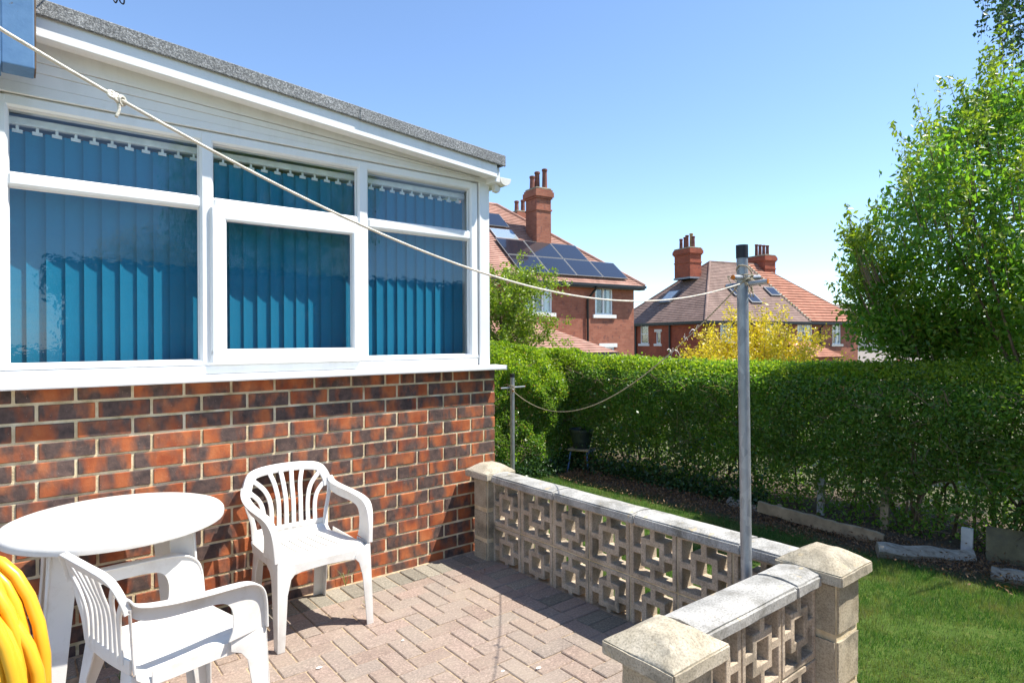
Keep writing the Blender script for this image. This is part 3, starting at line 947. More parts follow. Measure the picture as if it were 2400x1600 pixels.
# ------------------------------------------------------------------ plastic chairs
RES = MAT['resin']
def make_chair(label):
    t = thing('garden_chair', label, 'chair')
    # seat: grid with slots, rolled front and sides
    xs = []
    slots = [-0.105, -0.0525, 0.0, 0.0525, 0.105]
    for s_ in slots: xs += [s_ - 0.0036, s_ + 0.0036]
    xs = sorted(xs + [-0.235, -0.232, -0.222, -0.205, -0.18, -0.15, -0.13, -0.08, -0.027, 0.027, 0.08, 0.13, 0.15, 0.18, 0.205, 0.222, 0.232, 0.235])
    ys = [-0.215, -0.20, -0.17, -0.13, -0.11, -0.07, -0.03, 0.01, 0.05, 0.09, 0.115, 0.15, 0.18, 0.20, 0.218, 0.230, 0.236, 0.238]
    bm = bmesh.new()
    def sz(x, y):
        z = 0.418 + 0.012 * (y / 0.2) - 0.013 * math.cos(min(1, abs(x) / 0.2) * math.pi / 2) * math.cos(min(1, abs(y) / 0.25) * 1.4)
        fx = max(0, abs(x) - 0.19) / 0.045; fy = max(0, y - 0.185) / 0.053
        z -= 0.035 * (1 - math.sqrt(max(0, 1 - min(1, fx) ** 2))) + 0.05 * (1 - math.sqrt(max(0, 1 - min(1, fy) ** 2)))
        if y < -0.17: z += 0.03 * ((-0.17 - y) / 0.045) ** 1.5
        return z
    V = [[bm.verts.new((x * (0.93 + 0.07 * (y + 0.2) / 0.4), y, sz(x, y))) for y in ys] for x in xs]
    for i in range(len(xs) - 1):
        xm = (xs[i] + xs[i + 1]) / 2
        sl_ = any(abs(xm - s_) < 0.002 for s_ in slots)
        for j in range(len(ys) - 1):
            if sl_ and -0.14 < (ys[j] + ys[j + 1]) / 2 < 0.14: continue
            bm.faces.new((V[i][j], V[i + 1][j], V[i + 1][j + 1], V[i][j + 1]))
    bmesh.ops.recalc_face_normals(bm, faces=bm.faces)
    bmesh.ops.solidify(bm, geom=bm.faces[:], thickness=0.005)
    me = bpy.data.meshes.new('seat'); bm.to_mesh(me); bm.free()
    for p in me.polygons: p.use_smooth = True
    me.set_sharp_from_angle(angle=R(50)); me.materials.append(RES)
    link(bpy.data.objects.new('seat', me), t)
    # front apron with arch
    ap = [(-0.19, 0.40), (-0.19, 0.36), (-0.16, 0.345), (-0.12, 0.353), (0, 0.358), (0.12, 0.353), (0.16, 0.345), (0.19, 0.36), (0.19, 0.40)]
    MB().prism(ap, lambda p, k_: (p[0], 0.232 + 0.008 * k_, p[1])).build('apron', RES, t, bevel=0.002)
    for sx in (-1, 1):
        sa = [(-0.17, 0.415), (-0.17, 0.365), (-0.1, 0.362), (0.05, 0.362), (0.15, 0.355), (0.2, 0.36), (0.2, 0.405)]
        MB().prism(sa, lambda p, k_: (sx * (0.226 + 0.005 * k_ - 0.012 * (0.2 - p[0])), p[0], p[1])).build('side_rail', RES, t, bevel=0.0015)
        # front leg: L section below the seat
        side = [(0.215, 0.0), (0.262, 0.0), (0.258, 0.12), (0.245, 0.42), (0.10, 0.42), (0.10, 0.375), (0.14, 0.355), (0.165, 0.32), (0.20, 0.10)]
        ln = lambda z: 0.243 + 0.008 * (1 - z / 0.42) if z < 0.42 else 0.243 + 0.05 * (z - 0.42)
        m1 = MB().prism(side, lambda p, k_: (sx * (ln(p[1]) - 0.006 + 0.006 * k_), p[0], p[1]))
        front = [(0.243 + 0.008, 0.0), (0.243, 0.42), (0.215, 0.41), (0.17, 0.385), (0.155, 0.355), (0.178, 0.33), (0.196, 0.26), (0.215, 0.0)]
        m1.prism(front, lambda p, k_: (sx * p[0], 0.2625 - 0.007 * k_ - 0.018 * min(1, p[1] / 0.42), p[1]))
        m1.build('front_leg', RES, t, bevel=0.0022, seg=2, smooth=True)
        # rear leg
        side = [(-0.285, 0.0), (-0.235, 0.0), (-0.19, 0.25), (-0.15, 0.345), (-0.11, 0.372), (-0.12, 0.40), (-0.20, 0.41), (-0.225, 0.40)]
        lr = lambda z: 0.198 + 0.010 * (1 - z / 0.42)
        m2 = MB().prism(side, lambda p, k_: (sx * (lr(p[1]) - 0.006 + 0.006 * k_), p[0], p[1]))
        rear = [(0.208, 0.0), (0.198, 0.41), (0.115, 0.41), (0.125, 0.36), (0.145, 0.3), (0.152, 0.0)]
        m2.prism(rear, lambda p, k_: (sx * p[0], -0.286 + 0.007 * k_ + 0.062 * min(1, p[1] / 0.41), p[1]))
        m2.build('rear_leg', RES, t, bevel=0.002, seg=2, smooth=True)
        # arm: upright side panel with a flange on top, running into the front leg
        tops = bez([(0, -0.252, 0.690), (0, -0.225, 0.662), (0, -0.15, 0.646), (0, -0.03, 0.636), (0, 0.09, 0.628), (0, 0.165, 0.616), (0, 0.212, 0.585), (0, 0.234, 0.53), (0, 0.243, 0.421)], 5)
        bots = bez([(0, -0.245, 0.630), (0, -0.21, 0.606), (0, -0.14, 0.592), (0, -0.03, 0.586), (0, 0.05, 0.577), (0, 0.088, 0.553), (0, 0.102, 0.51), (0, 0.100, 0.46), (0, 0.085, 0.421)], 5)
        def ax_(y, z):
            u = (y + 0.25) / 0.5
            return 0.236 + 0.10 * u * (1 - u) + 0.008 * u - 0.035 * max(0, 0.62 - z) * (u > 0.5) 
        arm = MB()
        vs_ = []
        for p, q_ in zip(tops, bots):
            for w in (p, q_):
                for k_ in (0, 0.006): vs_.append((sx * (ax_(w.y, w.z) - k_), w.y, w.z))
        fs_ = []
        for i in range(len(tops) - 1):
            a, b_ = 4 * i, 4 * i + 4
            fs_ += [(a, b_, b_ + 2, a + 2), (a + 1, a + 3, b_ + 3, b_ + 1), (a, a + 1, b_ + 1, b_), (a + 2, b_ + 2, b_ + 3, a + 3)]
        fs_ += [(0, 2, 3, 1), tuple(4 * (len(tops) - 1) + c for c in (0, 1, 3, 2))]
        arm.add(vs_, fs_)
        n = len(tops)
        path = [Vector((sx * (ax_(p.y, p.z) + 0.006), p.y, p.z)) for p in tops]
        scl = [(0.75 + 0.35 * math.sin(math.pi * min(1, i / (n * 0.75))) if i < n * 0.75 else 0.75 - 0.25 * (i / n - 0.75) / 0.25, 1.0) for i in range(n)]
        arm.sweep(path, rrect(0.044, 0.008, 0.0035), [Vector((sx, 0, 0))] * n, scl)
        arm.build('arm', RES, t, smooth=True)
    # back: outer frame
    fr = [(-0.228, -0.247, 0.640), (-0.224, -0.256, 0.675), (-0.206, -0.272, 0.722), (-0.176, -0.286, 0.750), (-0.10, -0.299, 0.762), (0, -0.304, 0.765),
          (0.10, -0.299, 0.762), (0.176, -0.286, 0.750), (0.206, -0.272, 0.722), (0.224, -0.256, 0.675), (0.228, -0.247, 0.640)]
    path = bez(fr, 5)
    n = len(path)
    cen = Vector((0, -0.29, 0.58))
    nrm = Vector((0, 0.97, 0.22)).normalized()
    sd = []
    for i, p in enumerate(path):
        tn = (path[min(i + 1, n - 1)] - path[max(0, i - 1)]).normalized()
        sd.append(tn.cross(nrm))
    bk = MB().sweep(path, rrect(0.050, 0.012, 0.005), sd)
    rim = [p + (Vector(p) - cen).normalized() * 0.022 - nrm * 0.010 for p in path]
    bk.sweep(rim, rrect(0.007, 0.026, 0.003), sd)
    back = bk.build('backrest', RES, t, smooth=True)
    # lower frame sides and rear rail
    lo_ = MB()
    for sx in (-1, 1):
        pth = bez([(sx * 0.240, -0.245, 0.66), (sx * 0.226, -0.236, 0.58), (sx * 0.205, -0.224, 0.50), (sx * 0.198, -0.214, 0.42)], 6)
        lo_.sweep(pth, rrect(0.034, 0.010, 0.004), [Vector((1, -0.3 * sx, 0))] * len(pth), [1.0 - 0.25 * math.sin(math.pi * i / (len(pth) - 1)) for i in range(len(pth))])
    pth = [(x, -0.222 - 0.012 * (1 - (x / 0.2) ** 2), 0.438) for x in np.linspace(-0.19, 0.19, 9)]
    lo_.sweep(pth, rrect(0.008, 0.05, 0.003), [Vector((0, 1, 0))] * 9)
    lo_.build('back_support', RES, t, smooth=True)
    # fan of slats
    nS = 8
    for i in range(nS):
        u = (i + 0.5) / nS * 2 - 1
        xb = u * 0.165
        if abs(u) > 0.8: xt, zt, yt = u / abs(u) * 0.215, 0.665, -0.258
        elif abs(u) > 0.55: xt, zt, yt = u / abs(u) * 0.196, 0.728, -0.275
        else: xt, zt, yt = u * 0.25, 0.757 - 0.012 * abs(u), -0.295
        zk = 0.44 + (zt - 0.44) * 0.45
        pth = bez([(xb, -0.232, 0.44), (xb, -0.238, zk), (xb + (xt - xb) * 0.28, -0.238 + (yt + 0.238) * 0.5, zk + (zt - zk) * 0.55), (xt, yt, zt)], 6)
        MB().sweep(pth, rrect(0.025, 0.009, 0.003), [Vector((1, 0, 0))] * len(pth)).build('slat', RES, back, smooth=True)
    return t
ch1 = make_chair('white plastic garden chair with its back against the brick wall')
ch1['group'] = 'white plastic garden chairs'
ch2 = copy_tree(ch1)
ch2['label'] = 'white plastic garden chair in front of the round table, facing right'
# chair by the wall, facing the camera; chair by the table, facing right
def place(o, x, y, face):
    o.location = (x, y, 0); o.rotation_euler = (0, 0, math.atan2(face[1], face[0]) - math.pi / 2)
place(ch1, 1.206, 3.245, (0.03, -1.0))
place(ch2, 0.452, 2.575, (0.965, 0.25))
ch2.scale = (0.965, 0.965, 0.965)

# ------------------------------------------------------------------ round table
tb = thing('garden_table', 'round white plastic garden table beside the brick wall', 'table', (0.345, 3.125, 0))
TR = 0.412
prof = [(0.0, 0.722), (TR - 0.03, 0.716), (TR - 0.006, 0.700), (TR - 0.002, 0.703), (TR, 0.718), (TR - 0.002, 0.728), (TR - 0.010, 0.737), (TR - 0.022, 0.741), (0.0, 0.742)]
top = MB().lathe([(max(r_, 0.001), z) for r_, z in prof], 72).build('table_top', RES, tb, smooth=True)
for sx, sy in ((-1, -1), (1, -1), (1, 1), (-1, 1)):
    xo, yo = (0.20, 0.19)
    tp = Vector((sx * xo, sy * yo, 0.715)); ft = Vector((sx * (xo + 0.05), sy * (yo + 0.035), 0))
    m = MB()
    ax = Vector((1, 0, 0)) ; ay = Vector((0, 1, 0))
    # L section: broad face and return flange
    def leg_face(a_dir, w0, w1, th_dir, th, inset):
        pts = []
        for p_, w in ((tp, w0), (ft, w1)):
            base = p_ + th_dir * inset
            pts.append((base - a_dir * w / 2, base + a_dir * w / 2))
        (a0, b0), (a1, b1) = pts
        o_ = th_dir * th
        m.add([a0, b0, b1, a1, a0 + o_, b0 + o_, b1 + o_, a1 + o_], [(0, 1, 2, 3), (7, 6, 5, 4), (0, 4, 5, 1), (1, 5, 6, 2), (2, 6, 7, 3), (3, 7, 4, 0)])
    leg_face(ax, 0.105, 0.062, ay * sy * -1, 0.008, -0.03)
    leg_face(ay, 0.08, 0.05, ax * sx * -1, 0.008, -0.045)
    m.build('leg', RES, tb, bevel=0.002)
MB().box((-0.2, -0.2, 0.69), (0.2, 0.2, 0.721)).build('under_frame', RES, tb, bevel=0.004)

# ------------------------------------------------------------------ washing line posts and lines
def post(label, bx, by, bz, tx, ty, tz, rad, bars, cz):
    t = thing('washing_line_post', label, 'post', (bx, by, bz), 0, 'steel washing line posts')
    tp = Vector((tx - bx, ty - by, tz - bz))
    MB().tube([(0, 0, -0.15), tp * 0.5, tp], rad, 24).build('tube', MAT['galvanised'], t, smooth=True)
    MB().tube([tp * 0.976, tp * 1.004], rad * 1.09, 24).build('cap', MAT['rubber_black'], t, smooth=True)
    for a, b_, rr in bars:
        a, b_ = Vector(a) - Vector((bx, by, bz)), Vector(b_) - Vector((bx, by, bz))
        br = MB().tube([a, b_], rr, 14).build('cleat_bar', MAT['galvanised'], t, smooth=True)
        d = (b_ - a).normalized()
        MB().tube([a - d * 0.003, a + d * 0.004], rr * 0.96, 14).build('rusty_end', MAT['rust_orange'], br)
        MB().tube([b_ - d * 0.004, b_ + d * 0.003], rr * 0.96, 14).build('rusty_end', MAT['rust_orange'], br)
    return t
NPX, NPY = 2.262, 1.335
barA = [(at(1684, 637, 2.40), at(1744, 637, 2.52), 0.0095), (at(1668, 658, 2.50), at(1763, 646, 2.39), 0.0095)]
near_post = post('tall galvanised washing line post with black cap inside the screen wall', NPX + 0.008, NPY - 0.004, 0.0, NPX - 0.006, NPY + 0.008, 1.845, 0.0215, barA, 1.7)
FPX_, FPY_ = 3.86, 4.80
barB = [((FPX_ - 0.10, FPY_ + 0.05, 1.0), (FPX_ + 0.11, FPY_ - 0.07, 1.015), 0.01), ((FPX_ - 0.06, FPY_ - 0.09, 0.985), (FPX_ + 0.08, FPY_ + 0.08, 0.99), 0.01)]
far_post = post('short galvanised washing line post in front of the hedge near the house corner', FPX_, FPY_, LAWN, FPX_ + 0.003, FPY_, 1.14, 0.0225, barB, 1.0)
def wraps(name, cx, cy, zs, rad, label, n=5, mat='rope_old'):
    m = MB()
    for i in range(n):
        pts = []
        z = zs + random.uniform(-0.03, 0.03); ti = random.uniform(-0.035, 0.035); ph = random.uniform(0, 6)
        for k_ in range(17):
            a = 2 * math.pi * k_ / 16
            rr = rad + 0.004 + 0.003 * math.sin(3 * a + ph) + 0.010 * max(0, math.sin(a + ph)) * random.uniform(0.3, 1)
            pts.append((cx + rr * math.cos(a), cy + rr * math.sin(a), z + ti * math.sin(a + ph)))
        m.tube(pts, 0.0028, 6)
    for i in range(3):   # loose loops
        a = random.uniform(0, 6.28)
        p0 = Vector((cx + rad * 1.3 * math.cos(a), cy + rad * 1.3 * math.sin(a), zs))
        m.tube(bez([p0, p0 + Vector((random.uniform(-.05, .05), random.uniform(-.05, .05), -0.03)), p0 + Vector((random.uniform(-.06, .06), random.uniform(-.06, .06), 0.02)), p0 + Vector((random.uniform(-.03, .03), 0, -0.07))], 6), 0.0024, 6)
    o = m.build(name, MAT[mat], smooth='all')
    return tag(o, label, 'rope', 'knotted cord round the washing line posts')
wraps('cord_lashing', NPX, NPY + 0.003, 1.715, 0.0232, 'old cord wound round the cleat of the tall post', 6)
wraps('cord_lashing', FPX_, FPY_, 1.0, 0.0225, 'old cord wound round the cleat of the short far post', 6)

# line from the tall post to the left, past the camera
A = Vector((-0.01, 0.80)); B = Vector((2.245, 1.338)); tdir = (B - A).normalized(); Ld = (B - A).length
S_ = np.array([0.001, 0.1, 0.203, 0.423, 0.755, 1.245, 1.845, 2.158, Ld]); Zs = np.array([1.797, 1.749, 1.726, 1.669, 1.609, 1.581, 1.627, 1.673, 1.70])
pf = np.polyfit(S_, Zs, 4)
pts = []
for s_ in np.linspace(-1.15, Ld, 70):
    z = np.polyval(pf, s_) if s_ > 0.0 else Zs[0] + (s_) * -0.33
    p = A + tdir * s_
    pts.append((p.x, p.y, z))
ln = MB().tube(pts, 0.0021, 8).build('washing_line', MAT['rope'], smooth='all')
tag(ln, 'pale washing line running from the tall post across the windows', 'rope')
kp = A + tdir * 0.105
kz = float(np.polyval(pf, 0.105))
kn = MB()
for i in range(3):
    c_ = Vector((kp.x, kp.y, kz)) + Vector((tdir.x, tdir.y, -0.4)) * (i * 0.005 - 0.005)
    kn.tube([c_ + Vector((0.004 * math.cos(a) * tdir.x, 0.004 * math.cos(a) * tdir.y, 0.0045 * math.sin(a))) + Vector((-tdir.y, tdir.x, 0)) * 0.003 * math.sin(a + i) for a in np.linspace(0, 6.28, 13)], 0.0019, 6)
kn.tube(bez([(kp.x, kp.y, kz), (kp.x + 0.002, kp.y, kz - 0.012), (kp.x - 0.001, kp.y, kz - 0.022)], 5), 0.0018, 6)
kn.build('knot', MAT['rope'], ln, smooth='all')
# line from the tall post to the far post
A2 = Vector((2.25, 1.355)); B2 = Vector((FPX_, FPY_)); t2 = (B2 - A2).normalized(); L2 = (B2 - A2).length
S2 = np.array([0.0, 0.036, 0.263, 0.493, 0.763, 1.339, 2.156, 2.834, 3.5, L2]); Z2 = np.array([1.69, 1.671, 1.554, 1.447, 1.32, 1.121, 0.951, 0.912, 0.94, 0.985])
pf2 = np.polyfit(S2, Z2, 4)
def l2(s_): 
    p = A2 + t2 * s_
    return Vector((p.x, p.y, float(np.polyval(pf2, s_))))
ln2 = MB().tube([l2(s_) for s_ in np.linspace(0.0, L2, 60)], 0.0028, 6).build('washing_line', MAT['rope_old'], smooth='all')
tag(ln2, 'slack frayed washing line sagging from the tall post to the far post', 'rope')
for s_ in (0.33, 0.42, 0.52, 0.55):
    tm = MB()
    c_ = l2(s_)
    for q in range(3):
        e = Vector((random.uniform(-0.035, 0.035), random.uniform(-0.03, 0.03), random.uniform(-0.06, 0.035)))
        tm.sweep(bez([c_, c_ + e * 0.5 + Vector((0, 0, 0.012)), c_ + e], 5), rrect(0.006, 0.0012, 0.0005, 1), scale=lambda u: 1.2 - 0.9 * u)
    tm.build('tape_scrap', MAT['tape_white'], ln2)

# ------------------------------------------------------------------ hose on its hanger
cc = at(-78, 1610, 0.95)
hp = thing('hose_hanger', 'timber post with an arm carrying the coiled yellow hose', 'stand', (-0.16, 1.40, 0))
MB().box((-0.03, -0.03, 0), (0.03, 0.03, 1.3)).build('stake', MAT['timber'], hp, bevel=0.004)
tip = cc + Vector((0, 0, 0.205)) - Vector((-0.16, 1.40, 0))
MB().tube([(0, 0, tip.z - 0.02), tip * 0.55 + Vector((0, 0, 0.45 * (tip.z - 0.02))), tip + Vector((0.01, -0.015, -0.005))], 0.012, 10).build('arm', MAT['galvanised'], hp, smooth=True)
hs = MB()
rr = random.Random(5)
pth = []
nl = 15
for i in range(nl):
    a_ = 0.050 + 0.060 * ((i * 0.37) % 1.0) + 0.004 * rr.uniform(-1, 1)
    b_ = 0.205 + 0.028 * rr.uniform(-0.6, 1) - 0.02 * (i % 3)
    dz = (i - nl / 2) * 0.0055
    for k_ in range(24):
        an = 2 * math.pi * k_ / 24
        w = 1 + 0.04 * math.sin(an * 2 + i)
        lat = a_ * math.cos(an) * w * (1.0 + 0.25 * (1 if math.sin(an) < 0 else 0) * -math.sin(an))
        ver = b_ * math.sin(an)
        pth.append(cc + r0 * lat + Vector((0, 0, ver)) + Vector((math.sin(YAW), math.cos(YAW), 0)) * (dz + 0.006 * math.sin(an + i)))
hs.tube(pth, 0.0093, 12)
ho = hs.build('hose_coil', MAT['hose_yellow'], smooth='all')
tag(ho, 'coil of thick yellow garden hose hanging at the lower left', 'hose')

# ------------------------------------------------------------------ lawn grass
def grass_pts(n, x0, x1, y0, y1):
    P = np.stack([rng.uniform(x0, x1, n), rng.uniform(y0, y1, n)], 1)
    edge = 4.88 + 0.16 * wob(P[:, 0] * 0, P[:, 1] * 1.6)
    keep = rng.random(n) < np.clip((edge - P[:, 0]) / 0.22, 0, 1) * (0.45 + 0.55 * (wob(P[:, 0] * 2.2, P[:, 1] * 2.2, 3) > -0.45))
    return P[keep]
P = np.concatenate([grass_pts(150000, 2.66, 5.1, -0.6, 3.2), grass_pts(60000, 2.66, 5.1, 3.2, 5.6)])
n = len(P)
z0 = ground_z(P[:, 0], P[:, 1])
Lg = rng.uniform(0.016, 0.042, n) * (1 + 0.4 * wob(P[:, 0] * 3, P[:, 1] * 3))
th = rng.uniform(0, 2 * math.pi, n); lean = rng.uniform(0.1, 0.75, n)
d = np.stack([np.cos(th) * lean, np.sin(th) * lean, np.ones(n)], 1); d /= np.linalg.norm(d, axis=1)[:, None]
s = np.stack([-np.sin(th + 0.8), np.cos(th + 0.8), np.zeros(n)], 1) * 0.0017
base = np.stack([P[:, 0], P[:, 1], z0], 1)
V = np.stack([base - s, base + s, base + d * Lg[:, None]], 1).reshape(-1, 3)
me = bpy.data.meshes.new('lawn_grass')
me.vertices.add(3 * n); me.vertices.foreach_set('co', V.astype(np.float32).ravel())
me.loops.add(3 * n); me.loops.foreach_set('vertex_index', np.arange(3 * n, dtype=np.int32))
me.polygons.add(n); me.polygons.foreach_set('loop_start', (np.arange(n) * 3).astype(np.int32)); me.polygons.foreach_set('loop_total', np.full(n, 3, np.int32))
me.update(calc_edges=True)
me.materials.append(MAT['grass_blade'])
go = link(bpy.data.objects.new('lawn_grass', me))
tag(go, 'short mown lawn grass between screen wall and hedge', 'grass', kind='stuff')

# ------------------------------------------------------------------ hedges
def hedge_box(n, x0, x1, y0, y1, z0f, z1f, shell=0.55, faces=('x0', 'top')):
    u = rng.random((n, 3))
    P = np.empty((n, 3))
    P[:, 0] = x0 + (x1 - x0) * u[:, 0]; P[:, 1] = y0 + (y1 - y0) * u[:, 1]
    zt = z1f(P[:, 0], P[:, 1]); zb = z0f(P[:, 0], P[:, 1])
    P[:, 2] = zb + (zt - zb) * u[:, 2]
    ns = int(n * shell)
    e = rng.exponential(0.045, ns)
    which = rng.integers(0, len(faces), ns)
    for k_, f_ in enumerate(faces):
        m = np.where(which == k_)[0]
        if f_ == 'x0': P[m, 0] = x0 + e[m]
        if f_ == 'x1': P[m, 0] = x1 - e[m]
        if f_ == 'y0': P[m, 1] = y0 + e[m]
        if f_ == 'top': P[m, 2] = zt[m] - e[m]
    return P
# main hedge along the far side of the lawn
HX = 5.33
n = 300000
P = hedge_box(n, 0.0, 0.85, -1.2, 5.9, lambda x, y: LAWN + 0.05 + 0 * x, lambda x, y: 1.24 + 0.02 * np.sin(y * 1.3) + 0 * x, 0.62, ('x0', 'x0', 'x0', 'top', 'x1'))
zz = P[:, 2]
P[:, 0] += HX + 0.07 * wob(P[:, 1] * 1.6, zz * 2.2) - 0.05 * (zz - 0.5)
P[:, 2] += 0.03 * wob(P[:, 0] * 3, P[:, 1] * 2.4) + rng.exponential(0.012, n) * (zz > 1.15)
P[:, 0] += 0.30 * np.clip((zz - 0.88) / 0.38, 0, 1) ** 2 * np.clip(1 - (P[:, 0] - HX) / 0.5, 0, 1)
low = np.clip((P[:, 2] + 0.10 - 0.06 * wob(P[:, 1] * 2.5, P[:, 2] * 2)) / 0.62, 0, 1)
gap = wob(P[:, 1] * 3.1, P[:, 2] * 4.1, 1.3) + wob(P[:, 1] * 7.3, P[:, 2] * 6.1, 0.3)
keep = (rng.random(n) < 0.10 + 0.90 * low ** 1.1) & ~((gap > 0.55) & (P[:, 2] < 0.42) & (rng.random(n) < 0.8))
bare = (wob(P[:, 1] * 3.7, P[:, 2] * 4.9, 4.0) + 0.6 * wob(P[:, 1] * 9.1, P[:, 2] * 8.3, 2.0) > 0.52) & (P[:, 0] < HX + 0.13) & (P[:, 2] < 1.02) & (rng.random(n) < 0.85)
keep &= ~bare
P = P[keep]
hedge = thing('privet_hedge', 'long clipped green privet hedge behind the lawn, its face in shade', 'hedge', (0, 0, 0))
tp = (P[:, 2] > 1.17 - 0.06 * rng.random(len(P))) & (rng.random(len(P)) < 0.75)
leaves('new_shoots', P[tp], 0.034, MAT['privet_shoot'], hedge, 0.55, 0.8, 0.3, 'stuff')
P = P[~tp]
leaves('foliage', P, 0.036, MAT['privet_leaf'], hedge, 0.55, 0.35, 0.3, 'stuff', out=np.array([-0.25, 0, 0.2]))
tw = MB()
for i in range(60):
    y = rng.uniform(-1.0, 5.6); x = HX + rng.uniform(0.12, 0.6)
    st = MB().tube(bez([(x, y, LAWN), (x + rng.normal() * 0.04, y + rng.normal() * 0.06, 0.25), (x + rng.normal() * 0.1, y + rng.normal() * 0.16, 0.6), (x + rng.normal() * 0.15, y + rng.normal() * 0.25, 1.1)], 4), rng.uniform(0.006, 0.016), 6, scale=lambda u: 1 - 0.6 * u)
    st.build('stem', MAT['twig'], hedge, smooth='all')
for i in range(1500):
    y = rng.uniform(-1.0, 5.7); x = HX + rng.exponential(0.08) - 0.03; z = rng.uniform(0.0, 1.1)
    dd = Vector((rng.normal() * 0.5 - 0.5, rng.normal(), rng.normal() * 0.6 + 0.5)).normalized() * rng.uniform(0.06, 0.2)
    p0 = Vector((x, y, z))
    tw.tube([p0 - dd * 0.5, p0 + Vector((0, 0, 0.008)), p0 + dd * 0.5], 0.0019, 3, caps=False)
two = tw.build('twigs', MAT['twig'], hedge); two['kind'] = 'stuff'
# hedge across the end of the garden, lit by the sun
n = 130000
hy = 5.52
P = hedge_box(n, 2.9, 5.75, 0.0, 0.8, lambda x, y: LAWN + 0.03 + 0 * x, lambda x, y: 1.50 - 0.17 * np.clip((x - 4.0) / 1.6, 0, 1.2) + 0 * x, 0.65, ('y0', 'y0', 'y0', 'top'))
P[:, 1] += 0.25 * np.clip((P[:, 2] - 0.9) / 0.6, 0, 1) ** 2 * np.clip(1 - P[:, 1] / 0.5, 0, 1)
P[:, 1] += hy + 0.11 * wob(P[:, 0] * 2.0, P[:, 2] * 2.4) - 0.06 * (P[:, 2] - 0.6)
P[:, 2] += 0.05 * wob(P[:, 0] * 3, P[:, 1] * 2.4)
low = np.clip((P[:, 2] + 0.05) / 0.5, 0, 1)
keep = rng.random(n) < 0.4 + 0.6 * low
P = P[keep]
hedge2 = thing('privet_hedge', 'sunlit privet hedge across the garden end beside the house corner', 'hedge')
zt_ = 1.50 - 0.17 * np.clip((P[:, 0] - 4.0) / 1.6, 0, 1.2)
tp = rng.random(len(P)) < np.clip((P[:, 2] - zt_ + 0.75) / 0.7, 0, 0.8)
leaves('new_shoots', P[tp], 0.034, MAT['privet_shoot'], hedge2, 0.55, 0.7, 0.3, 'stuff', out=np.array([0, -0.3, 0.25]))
P = P[~tp]
leaves('foliage', P, 0.035, MAT['privet_leaf'], hedge2, 0.55, 0.35, 0.3, 'stuff', out=np.array([0, -0.3, 0.25]))
tw = MB()
for i in range(300):
    x = rng.uniform(3.0, 5.6); y = hy + rng.exponential(0.1); z = rng.uniform(0.0, 1.3)
    dd = Vector((rng.normal(), rng.normal() * 0.5 - 0.5, rng.normal() * 0.6 + 0.5)).normalized() * rng.uniform(0.06, 0.2)
    p0 = Vector((x, y, z)); tw.tube([p0 - dd * 0.5, p0 + Vector((0, 0, 0.008)), p0 + dd * 0.5], 0.0019, 3, caps=False)
two = tw.build('twigs', MAT['twig'], hedge2); two['kind'] = 'stuff'
for i in range(10):
    x = rng.uniform(3.2, 5.6); y = hy + rng.uniform(0.2, 0.5)
    MB().tube(bez([(x, y, LAWN), (x + rng.normal() * 0.05, y, 0.4), (x + rng.normal() * 0.12, y + rng.normal() * .05, 1.1)], 4), 0.012, 6, scale=lambda u: 1 - 0.6 * u).build('stem', MAT['twig'], hedge2, smooth='all')
# ivy at the foot of the hedges
n = 5200
P = np.stack([rng.uniform(3.6, 5.35, n), hy - 0.05 - rng.exponential(0.06, n), LAWN + 0.02 + rng.exponential(0.05, n)], 1)
P2 = np.stack([HX - 0.03 - rng.exponential(0.05, 4200), rng.uniform(2.9, 5.5, 4200), LAWN + 0.06 + rng.exponential(0.11, 4200)], 1)
iv = leaves('ivy', np.concatenate([P, P2]), 0.034, MAT['ivy_leaf'], None, 0.85, 0.3, 0.15, 'stuff')
tag(iv, 'dark ivy creeping along the foot of the hedges', 'ivy')
# dead leaves and clippings on the soil strip
n = 11000
P = np.stack([rng.normal(5.05, 0.13, n), rng.uniform(-0.8, 5.2, n), np.zeros(n)], 1)
P = P[(P[:, 0] < 5.5) & (P[:, 0] > 4.7)]
P[:, 2] = LAWN + 0.02 + 0.05 * np.clip((P[:, 0] - 4.85) / 0.5, 0, 1) + rng.exponential(0.012, len(P))
lt = leaves('leaf_litter', P, 0.026, MAT['dry_leaf'], None, 0.4, 0.0, 0.3, 'stuff')
tag(lt, 'brown dead leaves and clippings on the soil under the hedge', 'leaf litter')

# ------------------------------------------------------------------ timbers, slab and posts along the hedge
def log(name, label, p0, p1, rad, seed, mat='log_wood', cat='log'):
    rr_ = random.Random(seed)
    p0, p1 = Vector(p0), Vector(p1)
    n_, k_ = 14, 12
    prof_r = [1 + 0.12 * math.sin(2 * j + seed) + rr_.uniform(-0.08, 0.08) for j in range(k_)]
    m = MB()
    vs_ = []
    t = (p1 - p0).normalized(); sd = t.cross(Vector((0, 0, 1))).normalized(); up = sd.cross(t)
    for i in range(n_ + 1):
        p = p0.lerp(p1, i / n_) + up * 0.008 * math.sin(i * 0.9 + seed)
        for j in range(k_):
            a = 2 * math.pi * j / k_
            r_ = rad * prof_r[j] * (1 + 0.05 * rr_.uniform(-1, 1)) * (0.93 if i in (0, n_) else 1)
            if math.sin(a) > 0.3: r_ *= 0.86
            vs_.append(p + sd * r_ * math.cos(a) + up * r_ * math.sin(a))
    fs_ = [(i * k_ + j, i * k_ + (j + 1) % k_, (i + 1) * k_ + (j + 1) % k_, (i + 1) * k_ + j) for i in range(n_) for j in range(k_)]
    fs_ += [tuple(range(k_))[::-1], tuple(n_ * k_ + j for j in range(k_))]
    o = m.add(vs_, fs_).build(name, MAT[mat], smooth=True)
    return tag(o, label, cat, 'timbers along the hedge')
g_ = LAWN
